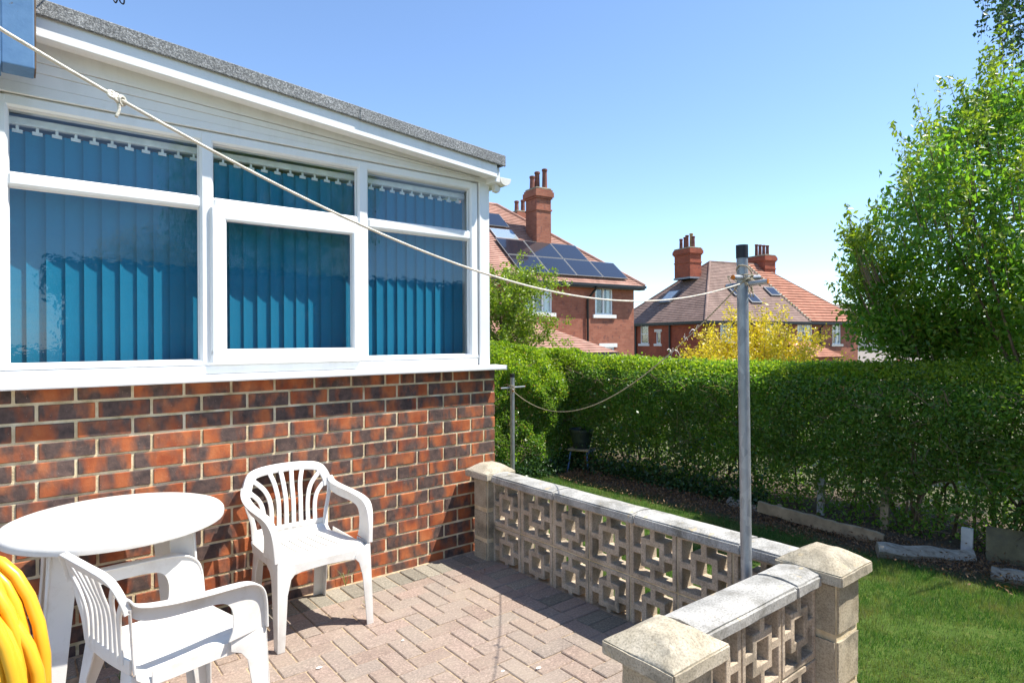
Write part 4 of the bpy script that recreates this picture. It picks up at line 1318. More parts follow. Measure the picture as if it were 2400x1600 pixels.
log('timber_log', 'weathered pale log with flaking paint lying by the white post', onz(2015, 1262, g_ + 0.05), onz(2236, 1282, g_ + 0.05), 0.062, 1)
log('timber_log', 'short grey log at the left end of the fallen plank', onz(1676, 1152, g_ + 0.05), onz(1752, 1176, g_ + 0.03), 0.058, 2)
log('timber_log', 'pale log lying in front of the leaning slab at the right', onz(2278, 1316, g_ + 0.03), onz(2440, 1350, g_ + 0.03), 0.06, 3)
pa, pb = onz(1742, 1162, g_ + 0.13), onz(2030, 1240, g_ + 0.06)
t = (pb - pa).normalized(); sd = t.cross(Vector((0, 0, 1))).normalized(); up = sd.cross(t)
pm = MB()
N_ = 18
vs_ = []
rr = random.Random(3)
for i in range(N_ + 1):
    p = pa.lerp(pb, i / N_)
    h0, h1 = 0.045 + rr.uniform(-0.006, 0.006), 0.045 + rr.uniform(-0.006, 0.006)
    for a, b_ in ((-0.018, -h0), (0.018, -h0), (0.018, h1), (-0.018, h1)): vs_.append(p + sd * a + up * b_)
fs_ = [(i * 4 + j, i * 4 + (j + 1) % 4, (i + 1) * 4 + (j + 1) % 4, (i + 1) * 4 + j) for i in range(N_) for j in range(4)] + [(3, 2, 1, 0), tuple(N_ * 4 + j for j in range(4))]
plk = pm.add(vs_, fs_).build('timber_plank', MAT['timber'])
tag(plk, 'long split brown plank propped along the foot of the hedge', 'plank', 'timbers along the hedge')
def hpost(label, a, b_, w, mat):
    o = MB().prism([(-w / 2, 0), (w / 2, 0), (w / 2, b_ - LAWN), (-w / 2, b_ - LAWN)], lambda p, k_: (-0.02 + 0.035 * k_, p[0], p[1])).build('fence_post', MAT[mat], bevel=0.003)
    o.location = (a.x, a.y, LAWN); o.rotation_euler = (0.02, 0.03, 0.1)
    return tag(o, label, 'post', 'old fence posts in the hedge')
hpost('white painted fence post standing behind the right end of the pale log', onz(2222, 1292, g_) + Vector((0.06, 0.02, 0)), 0.13, 0.07, 'white_post_paint')
hpost('flaking white fence post rising behind the fallen plank', onz(1872, 1200, g_) + Vector((0.1, 0, 0)), 0.34, 0.055, 'white_post_paint')
hpost('brown timber fence post in the hedge right of the fallen plank', onz(2012, 1238, g_) + Vector((0.16, 0.0, 0)), 0.42, 0.06, 'timber')
st = MB().box((-0.012, -0.018, 0), (0.012, 0.018, 0.13)).build('timber_peg', MAT['timber'], bevel=0.002)
q = onz(1784, 1192, g_); st.location = (q.x + 0.02, q.y, LAWN); st.rotation_euler = (0.1, 0.15, 0.2)
tag(st, 'short wooden peg under the left half of the fallen plank', 'peg')
sa, sb = onz(2262, 1300, g_), onz(2430, 1330, g_)
sv = (sb - sa); sv.z = 0
slab = MB().box((0, -0.02, 0), (sv.length, 0.02, 0.26)).build('concrete_slab', MAT['slab_concrete'], bevel=0.006, seg=2)
slab.location = (sa.x + 0.02, sa.y, LAWN + 0.01); slab.rotation_euler = (R(-20), 0, math.atan2(sv.y, sv.x))
tag(slab, 'mossy brown concrete slab leaning against the hedge at the right', 'slab')

# ------------------------------------------------------------------ stool with planter
q = onz(1336, 1084, LAWN)
sx0, sy0 = 4.93, 5.22
dep_scale = 1.0
stool = thing('low_stool', 'small low stool with blue tube legs in front of the hedge corner', 'stool', (q.x, q.y, LAWN), R(25))
SH = 0.27
MB().box((-0.135, -0.13, SH), (0.135, 0.13, SH + 0.022)).build('seat', MAT['timber'], stool, bevel=0.004)
MB().box((-0.137, -0.134, SH - 0.016), (0.137, -0.131, SH + 0.012)).build('seat_rim', MAT['blue_tube'], stool)
for sx in (-1, 1):
    for sy in (-1, 1):
        MB().tube([(sx * 0.10, sy * 0.10, SH), (sx * 0.135, sy * 0.13, 0)], 0.0095, 8).build('leg', MAT['blue_tube'], stool, smooth=True)
pot = thing('plant_pot', 'dark green ribbed plastic planter standing on the low stool', 'plant pot', (q.x, q.y, LAWN + SH + 0.022))
MB().lathe([(0.085, 0), (0.095, 0.004), (0.112, 0.07), (0.116, 0.075), (0.117, 0.09), (0.128, 0.15), (0.131, 0.155), (0.136, 0.195), (0.148, 0.20), (0.150, 0.226), (0.141, 0.228), (0.135, 0.2)], 28).build('tub', MAT['dark_plastic'], pot, smooth=True)
MB().lathe([(0.005, 0.195), (0.133, 0.196)], 20).build('compost', MAT['compost'], pot)
tp_ = thing('plant_pot', 'small terracotta pot tilted under the low stool', 'plant pot', (q.x + 0.03, q.y - 0.03, LAWN + 0.045), 0.4)
o = MB().lathe([(0.055, 0), (0.06, 0.003), (0.075, 0.11), (0.083, 0.112), (0.086, 0.14), (0.078, 0.14), (0.07, 0.1)], 20).build('clay_pot', MAT['terracotta'], tp_, smooth=True)
o.rotation_euler = (0.35, 0.25, 0)

# ------------------------------------------------------------------ shrubs and trees
def crown(n, c, rad, lump=0.25, hollow=0.35, seed=0):
    r_ = np.random.default_rng(seed)
    v = r_.normal(size=(n, 3)); v /= np.linalg.norm(v, axis=1)[:, None]
    # clumps
    k_ = 46
    cl = r_.normal(size=(k_, 3)); cl /= np.linalg.norm(cl, axis=1)[:, None]
    d_ = (v @ cl.T).max(1)
    rr_ = (hollow + (1 - hollow) * r_.random(n) ** 0.55) * (1 - lump + lump * np.clip((d_ - 0.80) / 0.2, 0, 1) * 1.5)
    P_ = np.asarray(c) + v * rr_[:, None] * np.asarray(rad)
    keep_ = r_.random(n) < np.clip((d_ - 0.78) / 0.12, 0.12, 1)
    return P_[keep_]
def sprays(n, base, tips, seed, spread=0.05):
    """leaves along upright shoots"""
    r_ = np.random.default_rng(seed)
    out = []
    for tpt, bpt in zip(tips, base):
        m = n
        u = r_.random(m)[:, None]
        out.append(bpt + (tpt - bpt) * u + r_.normal(size=(m, 3)) * spread * (1.15 - 0.6 * u))
    return np.concatenate(out)
# overgrown privet bush at the right
bush = thing('privet_bush', 'tall overgrown privet bush rising above the hedge at the right', 'bush', (6.1, 0.95, LAWN))
bc = np.array([0.05, 0.0, 2.05])
r_ = np.random.default_rng(9)
bo = np.array([6.1, 0.95, LAWN])
clumps = []
for cx, cy, rd in ((2015, 740, 0.30), (2050, 620, 0.34), (2105, 490, 0.36), (2160, 385, 0.32), (2235, 310, 0.33), (2310, 250, 0.32), (2120, 740, 0.42), (2200, 600, 0.50), (2270, 450, 0.46),
                   (2330, 620, 0.50), (2300, 770, 0.45), (2400, 350, 0.50), (2440, 560, 0.52), (2190, 790, 0.36), (2420, 730, 0.5), (1985, 660, 0.20), (2090, 790, 0.30), (1975, 580, 0.13), (2480, 420, 0.5)):
    for q_ in range(2):
        c_ = np.array(at(cx, cy, 5.05 + r_.uniform(-0.55, 0.65))) - bo
        clumps.append((c_, rd * r_.uniform(0.75, 1.1)))
pl = []
for c_, rd in clumps:
    n_ = int((10500 if c_[2] < 2.0 else 6200) * rd ** 2)
    v_ = r_.normal(size=(n_, 3)); v_ /= np.linalg.norm(v_, axis=1)[:, None]
    rr_ = r_.random(n_) ** 0.5 * (1 + 0.35 * wob(v_[:, 0] * 3 + c_[0] * 9, v_[:, 1] * 3 + c_[1] * 7))
    pl.append(c_ + v_ * (rr_ * rd)[:, None] * np.array([1, 1, 0.85]))
P = np.concatenate(pl)
bs, tp_s = [], []
for c_, rd in clumps:
    for q_ in range(7):
        a = r_.uniform(0, 2 * math.pi); el = r_.uniform(0.1, 1.4)
        dv = np.array([math.cos(a) * math.cos(el), math.sin(a) * math.cos(el), math.sin(el)])
        b0 = c_ + dv * rd * 0.6
        t0 = c_ + dv * rd * r_.uniform(1.05, 1.5) + np.array([0, 0, r_.uniform(0.0, 0.22)])
        bs.append(b0); tp_s.append(t0)
P2 = sprays(46, np.array(bs), np.array(tp_s), 4, 0.035)
leaves('new_shoots', P2, 0.05, MAT['young_leaf'], bush, 0.42, 0.6, 0.3, 'stuff')
leaves('foliage', P, 0.054, MAT['shrub_leaf'], bush, 0.45, 0.3, 0.3, 'stuff')
for i in range(16):
    a = r_.uniform(0, 2 * math.pi)
    tip_ = bc + np.array([math.cos(a) * 0.8, math.sin(a) * 0.85, r_.uniform(-0.3, 0.9)])
    MB().tube(bez([(r_.normal() * 0.12, r_.normal() * 0.12, 0), (math.cos(a) * 0.2, math.sin(a) * 0.2, 0.8), (math.cos(a) * 0.45, math.sin(a) * 0.45, 1.5), tuple(tip_)], 5), 0.022, 7, scale=lambda u: 1 - 0.8 * u).build('limb', MAT['bark'], bush, smooth='all')
tw = MB()
for b0, t0 in zip(bs, tp_s): tw.tube([Vector(b0) * 0.93 - Vector((0, 0, 0.12)), Vector(b0), Vector(t0)], 0.004, 4, scale=lambda u: 1 - 0.7 * u)
two = tw.build('twigs', MAT['twig'], bush); two['kind'] = 'stuff'
# weeping birch above it
bt = thing('birch_tree', 'weeping birch hanging into the sky at the top right corner', 'tree', (12.7, -0.6, ground_z(12.7, -0.6)))
MB().tube(bez([(0, 0, 0), (0.1, 0.1, 3), (-0.1, 0.3, 6), (0, 0.4, 9.5)], 6), 0.16, 10, scale=lambda u: 1 - 0.75 * u).build('trunk', MAT['bark'], bt, smooth='all')
r_ = np.random.default_rng(21)
allp = []
tw = MB()
for i in range(150):
    a = r_.uniform(0, 2 * math.pi); rad = r_.uniform(0.3, 2.7)
    top_ = np.array([rad * math.cos(a), rad * math.sin(a) + 0.3, r_.uniform(7.2, 9.5) - 0.35 * rad])
    ln_ = r_.uniform(1.0, 2.4)
    m = int(130 * ln_)
    u = r_.random(m)[:, None]
    allp.append(top_ + np.array([math.cos(a) * 0.15, math.sin(a) * 0.15, -1]) * ln_ * u + r_.normal(size=(m, 3)) * 0.07)
    if i < 60: tw.tube([Vector((0, 0.35, 6.0 + 2.5 * r_.random())), Vector(top_) * 0.6 + Vector((0, 0, 3.2)), Vector(top_), Vector(top_) + Vector((0.05, 0.02, -ln_))], 0.012, 4, scale=lambda u_: 1 - 0.8 * u_)
# strands that hang into view
for i in range(40):
    xx = 2262 + 180 * r_.random() ** 0.8
    p_ = at(xx, -20, r_.uniform(8.5, 10.0))
    low_ = at(xx, 20 + 170 * r_.random() * (0.6 + 0.4 * (xx > 2300)), 9.2).z
    top_ = np.array([p_.x - 12.7, p_.y + 0.6, p_.z - bt.location.z + 0.9])
    ln_ = max(0.5, p_.z + 0.9 - low_)
    m = int(50 * ln_)
    u = r_.random(m)[:, None]
    allp.append(top_ + np.array([-0.05, 0.03, -1]) * ln_ * u + r_.normal(size=(m, 3)) * 0.06)
    tw.tube([Vector(top_), Vector(top_) + Vector((-0.05, 0.03, -1)) * ln_], 0.003, 3)
leaves('crown', np.concatenate(allp), 0.072, MAT['birch_leaf'], bt, 0.7, -0.6, 0.2, 'stuff')
tw.build('branches', MAT['bark'], bt)
# young tree behind the end hedge
yt = thing('young_tree', 'light green young tree behind the hedge next to the white corner post', 'tree', (5.55, 7.15, -0.15))
r_ = np.random.default_rng(5)
pts_ = []
tw = MB()
for i in range(135):
    a = r_.uniform(0, 2 * math.pi); el = r_.uniform(-0.1, 1.2)
    ln_ = r_.uniform(0.35, 0.95)
    b0 = np.array([0.1 * math.cos(a), 0.1 * math.sin(a), r_.uniform(1.3, 2.5)])
    t0 = b0 + np.array([math.cos(a) * math.cos(el) * 1.15, math.sin(a) * math.cos(el), math.sin(el) * 0.75]) * ln_
    tw.tube([Vector(b0), (Vector(b0) + Vector(t0)) * 0.5 + Vector((0, 0, 0.04)), Vector(t0)], 0.007, 5, scale=lambda u_: 1 - 0.8 * u_)
    for k_ in range(7):
        u = 0.25 + 0.75 * r_.random()
        c_ = b0 + (t0 - b0) * u
        pts_.append(c_ + r_.normal(size=(16, 3)) * 0.045)
leaves('crown', np.concatenate(pts_), 0.05, MAT['young_leaf'], yt, 0.55, 0.3, 0.25, 'stuff')
MB().tube(bez([(0, 0, 0), (0.03, 0, 1.0), (0, 0.02, 2.2)], 6), 0.045, 8, scale=lambda u: 1 - 0.6 * u).build('trunk', MAT['bark'], yt, smooth='all')
tw.build('branches', MAT['twig'], yt)
# golden shrub beyond the hedge
gc = at(1745, 800, 10.5)
gs = thing('golden_shrub', 'bright golden yellow shrub behind the hedge below the far houses', 'shrub', (gc.x, gc.y, -0.25))
gs.scale = (1.35, 1.35, 1.22)
r_ = np.random.default_rng(8)
pts_ = []
tw = MB()
for i in range(150):
    a = r_.uniform(0, 2 * math.pi); el = r_.uniform(0.0, 1.3); ln_ = r_.uniform(0.55, 1.0)
    t0 = np.array([math.cos(a) * math.cos(el) * 1.15, math.sin(a) * math.cos(el) * 1.0, 0.95 + math.sin(el) * 0.98]) * ln_
    t0[2] = max(t0[2], 0.4)
    b0 = np.array([t0[0] * 0.35, t0[1] * 0.35, 0.5])
    u = r_.random((230, 1)) ** 0.7
    arch = np.zeros((230, 3)); arch[:, 2] = (0.12 * np.sin(u * math.pi)).ravel()
    pts_.append(b0 + (t0 - b0) * u + arch + r_.normal(size=(230, 3)) * 0.045)
    tw.tube([Vector((0, 0, 0.2)), Vector(b0), Vector(t0)], 0.006, 4, scale=lambda u_: 1 - 0.7 * u_)
leaves('foliage', np.concatenate(pts_), 0.045, MAT['gold_leaf'], gs, 0.5, 0.2, 0.2, 'stuff')
tw.build('stems', MAT['twig'], gs)

# ------------------------------------------------------------------ garage and trees behind the camera (seen in the panes)
gar = thing('garage', 'pebbledashed flat-roofed garage behind the viewer, mirrored in the window panes', 'garage', (0, -1.75, 0))
MB().box((0.55, -3.0, -0.15), (8.0, 0.0, 2.22)).build('wall', MAT['pebbledash'], gar)
MB().box((0.35, -3.2, 2.22), (8.2, 0.14, 2.42)).build('fascia', MAT['garage_fascia'], gar, bevel=0.01)
MB().box((0.30, -3.25, 2.42), (8.25, 0.19, 2.46)).build('roof', MAT['roof_felt'], gar)
gt = thing('garden_tree', 'green tree behind the garage, seen only mirrored in the panes', 'tree', (4.4, -6.2, -0.1))
P = crown(16000, (0, 0, 4.4), (2.0, 1.8, 2.1), 0.35, 0.3, 14)
leaves('crown', P, 0.11, MAT['shrub_leaf'], gt, 0.5, 0.2, 0.3, 'stuff')
MB().tube(bez([(0, 0, 0), (0.1, 0, 2), (0, 0.1, 5)], 5), 0.13, 8, scale=lambda u: 1 - 0.6 * u).build('trunk', MAT['bark'], gt, smooth='all')
gb = thing('golden_bush', 'yellow tipped bush behind the garage, seen only mirrored in the panes', 'bush', (1.9, -5.4, -0.1))
P = crown(9000, (0, 0, 2.6), (0.9, 0.7, 0.95), 0.35, 0.2, 15)
leaves('foliage', P, 0.06, MAT['gold_leaf'], gb, 0.5, 0.3, 0.3, 'stuff')
MB().tube([(0, 0, 0), (0.05, 0, 2.4)], 0.05, 6, scale=lambda u: 1 - 0.5 * u).build('stem', MAT['bark'], gb)

# ------------------------------------------------------------------ far houses
def courses(E0, E1, T0, T1, n, lift=0.03):
    """roof plane built as overlapping tile courses"""
    E0, E1, T0, T1 = (Vector(v) for v in (E0, E1, T0, T1))
    nr = (E1 - E0).cross(T0 - E0)
    if nr.length < 1e-6: nr = (E1 - E0).cross(T1 - E0)
    nr.normalize()
    if nr.z < 0: nr = -nr
    m = MB()
    for i in range(n):
        a0, a1 = E0.lerp(T0, i / n), E1.lerp(T1, i / n)
        b0, b1 = E0.lerp(T0, (i + 1) / n), E1.lerp(T1, (i + 1) / n)
        up = nr * lift
        m.add([a0, a1, a0 + up, a1 + up, b0 + nr * 0.004, b1 + nr * 0.004], [(0, 1, 3, 2), (2, 3, 5, 4)])
    m.add([E0 - nr * 0.05, E1 - nr * 0.05, T1 - nr * 0.05, T0 - nr * 0.05], [(0, 1, 2, 3)])
    return m
def window(parent, u, z, w, h, cols=2, wall_v=0.0, lintel='stone_white', sill='stone_white', tilt=None, axis='x', top=0.0, frame='upvc', curtain=True):
    """window in the facade plane (axis x: facade along local x facing -y; axis y: facing -x)"""
    def T(a, d_, zz): return (a, wall_v + d_, zz) if axis == 'x' else (wall_v + d_, a, zz)
    def bx(m, a0, a1, d0, d1, z0, z1):
        p, q_ = T(a0, d0, z0), T(a1, d1, z1)
        return m.box(tuple(min(i, j) for i, j in zip(p, q_)), tuple(max(i, j) for i, j in zip(p, q_)))
    m = MB()
    f = 0.06
    for a0, a1, z0, z1 in ((u, u + w, z, z + f), (u, u + w, z + h - f, z + h), (u, u + f, z + f, z + h - f), (u + w - f, u + w, z + f, z + h - f)): bx(m, a0, a1, 0.03, 0.12, z0, z1)
    for c in range(1, cols):
        a = u + w * c / cols
        bx(m, a - 0.04, a + 0.04, 0.032, 0.118, z + f, z + h - f)
    if top: bx(m, u + f, u + w - f, 0.034, 0.116, z + h * top - 0.03, z + h * top + 0.03)
    wo = m.build('window', MAT[frame], parent)
    m = MB()
    bx(m, u + 0.03, u + w - 0.03, 0.075, 0.085, z + 0.03, z + h - 0.03).build('pane', MAT['window_glass'], wo)
    m = MB()
    bx(m, u, u + w, 0.22, 0.24, z, z + h).build('room_void', MAT['dark_room'], wo)
    if curtain:
        m = MB()
        bx(m, u + 0.03, u + w * 0.22, 0.15, 0.17, z, z + h); bx(m, u + w * 0.78, u + w - 0.03, 0.15, 0.17, z, z + h)
        m.build('curtain', MAT['curtain'], wo)
    if lintel:
        m = MB(); bx(m, u - 0.15, u + w + 0.15, -0.03, 0.1, z + h + 0.002, z + h + 0.17).build('lintel', MAT[lintel], wo)
    if sill:
        m = MB(); bx(m, u - 0.15, u + w + 0.15, -0.08, 0.1, z - 0.15, z - 0.002).build('sill', MAT[sill], wo)
    return wo
def wall_with_holes(parent, name, mat, length, z0, z1, holes, axis='x', v=0.0, th=0.3):
    """facade as a slab with real openings; holes (u, z, w, h)"""
    us = sorted({0.0, length} | {a for h in holes for a in (h[0], h[0] + h[2])}); zs = sorted({z0, z1} | {a for h in holes for a in (h[1], h[1] + h[3])})
    m = MB()
    for i in range(len(us) - 1):
        for j in range(len(zs) - 1):
            cu, cz = (us[i] + us[i + 1]) / 2, (zs[j] + zs[j + 1]) / 2
            if any(h[0] < cu < h[0] + h[2] and h[1] < cz < h[1] + h[3] for h in holes): continue
            a, b_ = (us[i], v, zs[j]), (us[i + 1], v + th, zs[j + 1])
            if axis == 'y': a, b_ = (v, us[i], zs[j]), (v + th, us[i + 1], zs[j + 1])
            m.box(a, b_)
    return m.build(name, mat, parent)
def chimney(parent, u, v, w, d_, zb, zt, pots, mat='red_house_brick', pot_h=0.75):
    c = MB().box((u - w / 2, v - d_ / 2, zb), (u + w / 2, v + d_ / 2, zt)).build('chimney', MAT[mat], parent)
    for k_, (e, a, b_) in enumerate(((0.05, zt - 0.42, zt - 0.34), (0.04, zt - 0.95, zt - 0.88), (0.10, zt - 0.339, zt - 0.12), (0.06, zt - 0.1195, zt - 0.02))):
        MB().box((u - w / 2 - e, v - d_ / 2 - e, a), (u + w / 2 + e, v + d_ / 2 + e, b_)).build('brick_band', MAT[mat], c)
    MB().box((u - w / 2 - 0.03, v - d_ / 2 - 0.03, zt - 0.0195), (u + w / 2 + 0.03, v + d_ / 2 + 0.03, zt + 0.08)).build('flaunching', MAT['flaunching'], c, bevel=0.05, seg=2)
    MB().box((u - w / 2 - 0.05, v - d_ / 2 - 0.05, zb), (u + w / 2 + 0.05, v + d_ / 2 + 0.05, zb + 0.12)).build('lead_flashing', MAT['lead'], c)
    for (pu, pv, hh, mm) in pots:
        r_b = 0.13
        MB().lathe([(r_b, 0), (r_b * 0.92, 0.1), (r_b * 0.80, hh - 0.12), (r_b * 0.98, hh - 0.10), (r_b * 1.0, hh - 0.02), (r_b * 0.8, hh), (r_b * 0.7, hh - 0.02)], 12, (u + pu, v + pv, zt + 0.05)).build('chimney_pot', MAT[mm], c, smooth=True)
    return c

# house with solar panels: local x along the facade (right), y away; origin at the right front corner
h1p = c2w(5.5, 27.9)
h1r = c2w(0.844, 0.536)
EV = 3.95
h1 = thing('brick_house', 'red brick house with solar panels on its hipped tiled roof', 'house', (h1p.x, h1p.y, 0), math.atan2(h1r.y, h1r.x))
HW, HD = 12.0, 9.0
GF = -2.05
def up_px(house_o, rvec, x, y):
    """local (u, z) on the facade plane hit by a view direction"""
    d = px(x, y)
    n_ = Vector((-rvec.y, rvec.x, 0))
    t = (Vector((house_o.x, house_o.y, 0)) ).dot(n_) / d.dot(n_)
    p = Vector((0, 0, HC)) + d * t
    return (p - Vector((house_o.x, house_o.y, 0))).dot(rvec), p.z
h1r.normalize()
def wrect(o_, rv, x0, y0, x1, y1):
    a, za = up_px(o_, rv, x0, y1); b_, zb = up_px(o_, rv, x1, y0)
    return a, za, b_ - a, zb - za
w1 = wrect(h1p, h1r, 1205, 657, 1268, 717); w2 = wrect(h1p, h1r, 1367, 662, 1407, 722); w3 = wrect(h1p, h1r, 1382, 797, 1411, 860)
holes = [(w1[0] + HW, *w1[1:]), (w2[0] + HW, *w2[1:]), (w3[0] + HW, *w3[1:])]
f1 = wall_with_holes(h1, 'front_wall', MAT['red_house_brick'], HW, GF, EV, holes); f1.location = (-HW, 0, 0)
MB().box((-0.3, 0.301, GF), (0, HD, EV)).build('side_wall', MAT['red_house_brick'], h1)
MB().box((-HW, HD - 0.3, GF), (-0.301, HD, EV)).build('rear_wall', MAT['red_house_brick'], h1)
MB().box((-HW, 0.301, GF), (-HW + 0.3, HD - 0.301, EV)).build('side_wall', MAT['red_house_brick'], h1)
window(h1, *w1, cols=3, lintel='stone_cream')
window(h1, *w2, cols=2, lintel='stone_cream')
dr = window(h1, *w3, cols=1, sill=None)
PT = math.tan(R(39.5)); OV = 0.35
W = HD / 2 + OV
RZ = EV - 0.10 + W * PT
e0, e1, e2, e3 = (-HW - OV, -OV, EV - 0.10), (OV, -OV, EV - 0.10), (OV, HD + OV, EV - 0.10), (-HW - OV, HD + OV, EV - 0.10)
ra, rb = (-HW - OV + W, HD / 2, RZ), (OV - W, HD / 2, RZ)
rf = courses(e0, e1, ra, rb, 42).build('roof', MAT['rosemary_tile'], h1)
courses(e1, e2, rb, rb, 42).build('hip_slope', MAT['rosemary_tile'], rf)
courses(e2, e3, rb, ra, 20).build('rear_slope', MAT['rosemary_tile'], rf)
courses(e3, e0, ra, ra, 20).build('hip_slope', MAT['rosemary_tile'], rf)
rt = MB()
for a, b_ in ((ra, rb), (rb, e1), (rb, e2), (ra, e0)):
    rt.tube([Vector(a) + Vector((0, 0, 0.02)), Vector(b_) + Vector((0, 0, 0.02))], 0.085, 8)
rt.build('ridge_tiles', MAT['rosemary_tile'], rf)
MB().box((-HW - OV, -OV - 0.10, EV - 0.20), (OV, -OV - 0.005, EV - 0.09)).build('gutter', MAT['black_paint'], h1)
MB().box((-HW - OV, -OV - 0.005, EV - 0.26), (OV, -OV + 0.03, EV - 0.10)).build('fascia', MAT['black_paint'], h1)
MB().box((-HW - OV + 0.01, -OV + 0.03, EV - 0.27), (OV - 0.01, 0.0, EV - 0.24)).build('soffit', MAT['timber_dark'], h1)
du, dz_ = up_px(h1p, h1r, 1347, 700)
MB().tube([(du + 0.25, -OV - 0.05, EV - 0.2), (du + 0.2, -OV, EV - 0.35), (du, -0.08, EV - 0.75), (du, -0.08, GF)], 0.05, 8).build('downpipe', MAT['black_paint'], h1, smooth=True)
# roof plane hit, for panels and chimney
def roof_uv(x, y):
    d = px(x, y)
    loc = Matrix.Rotation(-math.atan2(h1r.y, h1r.x), 4, 'Z')
    o_ = loc @ (Vector((0, 0, HC)) - Vector((h1p.x, h1p.y, 0))); dd = loc @ d
    # plane: z = EV-0.1 + (y + OV) * PT
    t = (EV - 0.10 + (o_.y + OV) * PT - o_.z) / (dd.z - dd.y * PT)
    p = o_ + dd * t
    return p
nrm = Vector((0, -PT, 1)).normalized()
sdir = Vector((0, 1, PT)).normalized()
def panel(x0, s0, w, hgt, name, frame, face, off=0.10, parent=None):
    org = Vector((x0, -OV, EV - 0.10)) + sdir * s0
    m4 = Matrix((Vector((1, 0, 0)), sdir, nrm)).transposed().to_4x4(); m4.translation = org + nrm * off
    o = MB().box((0, 0, 0), (w, hgt, 0.04), m4).build(name, MAT[frame], parent or h1)
    MB().box((0.03, 0.03, 0.0405), (w - 0.03, hgt - 0.03, 0.046), m4).build('panel_face', face, o)
    return o
t_ = NT('solar_glass'); t_.col((0.012, 0.014, 0.022)); t_.p.inputs['Coat Weight'].default_value = 0.6; MAT['solar_glass'] = t_.rough(0.16, 0.6)
def s_of(p): return (Vector(p) - Vector((p.x, -OV, EV - 0.10))).length
pl_ = roof_uv(1165, 628); pr_ = roof_uv(1437, 643)
s_low = s_of(roof_uv(1300, 637)); 
xL, xR_ = roof_uv(1192, 629).x, pr_.x
s_mid = s_of(roof_uv(1250, 597)); s_top = s_of(roof_uv(1230, 567))
pw = (xR_ - xL) / 4
ph = s_mid - s_low
for i in range(4): panel(xL + i * pw + 0.01, s_low, pw - 0.02, ph - 0.02, 'solar_panel', 'grey_frame', MAT['solar_glass'])
for i in range(3): panel(xL + i * pw + 0.01, s_low + ph + 0.01, pw - 0.02, ph - 0.02, 'solar_panel', 'grey_frame', MAT['solar_glass'])
sk = panel(xL + 0.15, s_low + 2 * ph + 0.12, pw * 0.8, ph * 0.62, 'roof_window', 'alu', MAT['window_glass'], 0.06)
panel(xL - 0.1, s_low + 2.85 * ph, pw * 0.95, ph * 0.9, 'solar_panel', 'grey_frame', MAT['solar_glass'])
cpt = roof_uv(1262, 568)
chimney(h1, cpt.x - 0.30, cpt.y + 0.42, 0.78, 0.85, cpt.z - 0.15, cpt.z + 2.55, [(-0.22, 0.15, 0.62, 'chimney_pot_clay'), (0.05, 0.15, 0.85, 'chimney_pot_clay'), (0.28, -0.1, 0.95, 'chimney_pot_clay')])
zr = RZ
q = at(1194, 505, 33.5)
loc = Matrix.Rotation(-math.atan2(h1r.y, h1r.x), 4, 'Z') @ (q - Vector((h1p.x, h1p.y, 0)))
chimney(h1, loc.x, loc.y, 0.8, 0.8, RZ - 2.2, loc.z + 0.35, [(-0.2, 0, 0.6, 'chimney_pot_clay'), (0.2, 0, 0.7, 'chimney_pot_clay')])
MB().box(tuple(Vector((up_px(h1p, h1r, 1193, 690)[0], -0.08, up_px(h1p, h1r, 1193, 688)[1]))), tuple(Vector((up_px(h1p, h1r, 1202, 690)[0], -0.001, up_px(h1p, h1r, 1202, 673)[1])))).build('alarm_box', MAT['stone_white'], h1)
# single storey porch in front
pu1, pz1 = up_px(h1p, h1r, 1345, 740)
porch_d = 2.2
dd = px(1385, 785); 
PE = 0.98
pr_u = up_px(h1p, h1r, 1330, 790)[0] - 0.35
MB().box((pr_u - 6.0, -porch_d, GF), (pr_u, -0.002, PE)).build('porch_wall', MAT['red_house_brick'], h1)
prf = courses((pr_u - 6.3, -porch_d - 0.3, PE), (pr_u + 0.3, -porch_d - 0.3, PE), (pr_u - 6.3, -0.01, PE + 1.25), (pr_u - 2.2, -0.01, PE + 1.25), 14).build('porch_roof', MAT['rosemary_tile'], h1)
courses((pr_u + 0.3, -porch_d - 0.3, PE), (pr_u + 0.3, -0.01, PE), (pr_u - 2.2, -0.01, PE + 1.25), (pr_u - 2.2, -0.01, PE + 1.25), 14).build('porch_hip', MAT['rosemary_tile'], prf)
MB().box((pr_u - 6.3, -porch_d - 0.36, PE - 0.12), (pr_u + 0.3, -porch_d - 0.27, PE - 0.01)).build('porch_gutter', MAT['black_paint'], prf)
MB().box((pr_u - 3.2, -porch_d - 0.02, PE - 0.45), (pr_u - 1.2, -porch_d - 0.001, PE - 0.2)).build('porch_lintel', MAT['stone_white'], h1)
qb = up_px(h1p, h1r, 1385, 825)
MB().box((w3[0] - 0.62, -0.03, w3[1] + w3[3] - 0.62), (w3[0] - 0.12, -0.001, w3[1] + w3[3] - 0.32)).build('quoin', MAT['stone_white'], h1)

# semi-detached pair further off: origin at the near front corner
h2p = c2w(11.27, 36.0)
h2r = c2w(0.906, 0.423); h2r.normalize()
h2l = Vector((-h2r.y, h2r.x, 0))
EV2 = 2.62
GF2 = -2.6
h2 = thing('brick_house', 'red brick semi-detached pair with half brown and half orange roof', 'house', (h2p.x, h2p.y, 0), math.atan2(h2r.y, h2r.x))
W2, D2 = 13.2, 9.0
ws = [wrect(h2p, h2r, 1655, 742, 1683, 785), wrect(h2p, h2r, 1744, 742, 1782, 788), wrect(h2p, h2r, 1832, 745, 1866, 791), wrect(h2p, h2r, 1912, 746, 1931, 790)]
wall_with_holes(h2, 'front_wall', MAT['red_house_brick'], W2, GF2, EV2, ws)
for w_ in ws: window(h2, *w_, cols=2, lintel=None, sill='stone_grey' if w_[0] > 6 else 'stone_white', top=0.68)
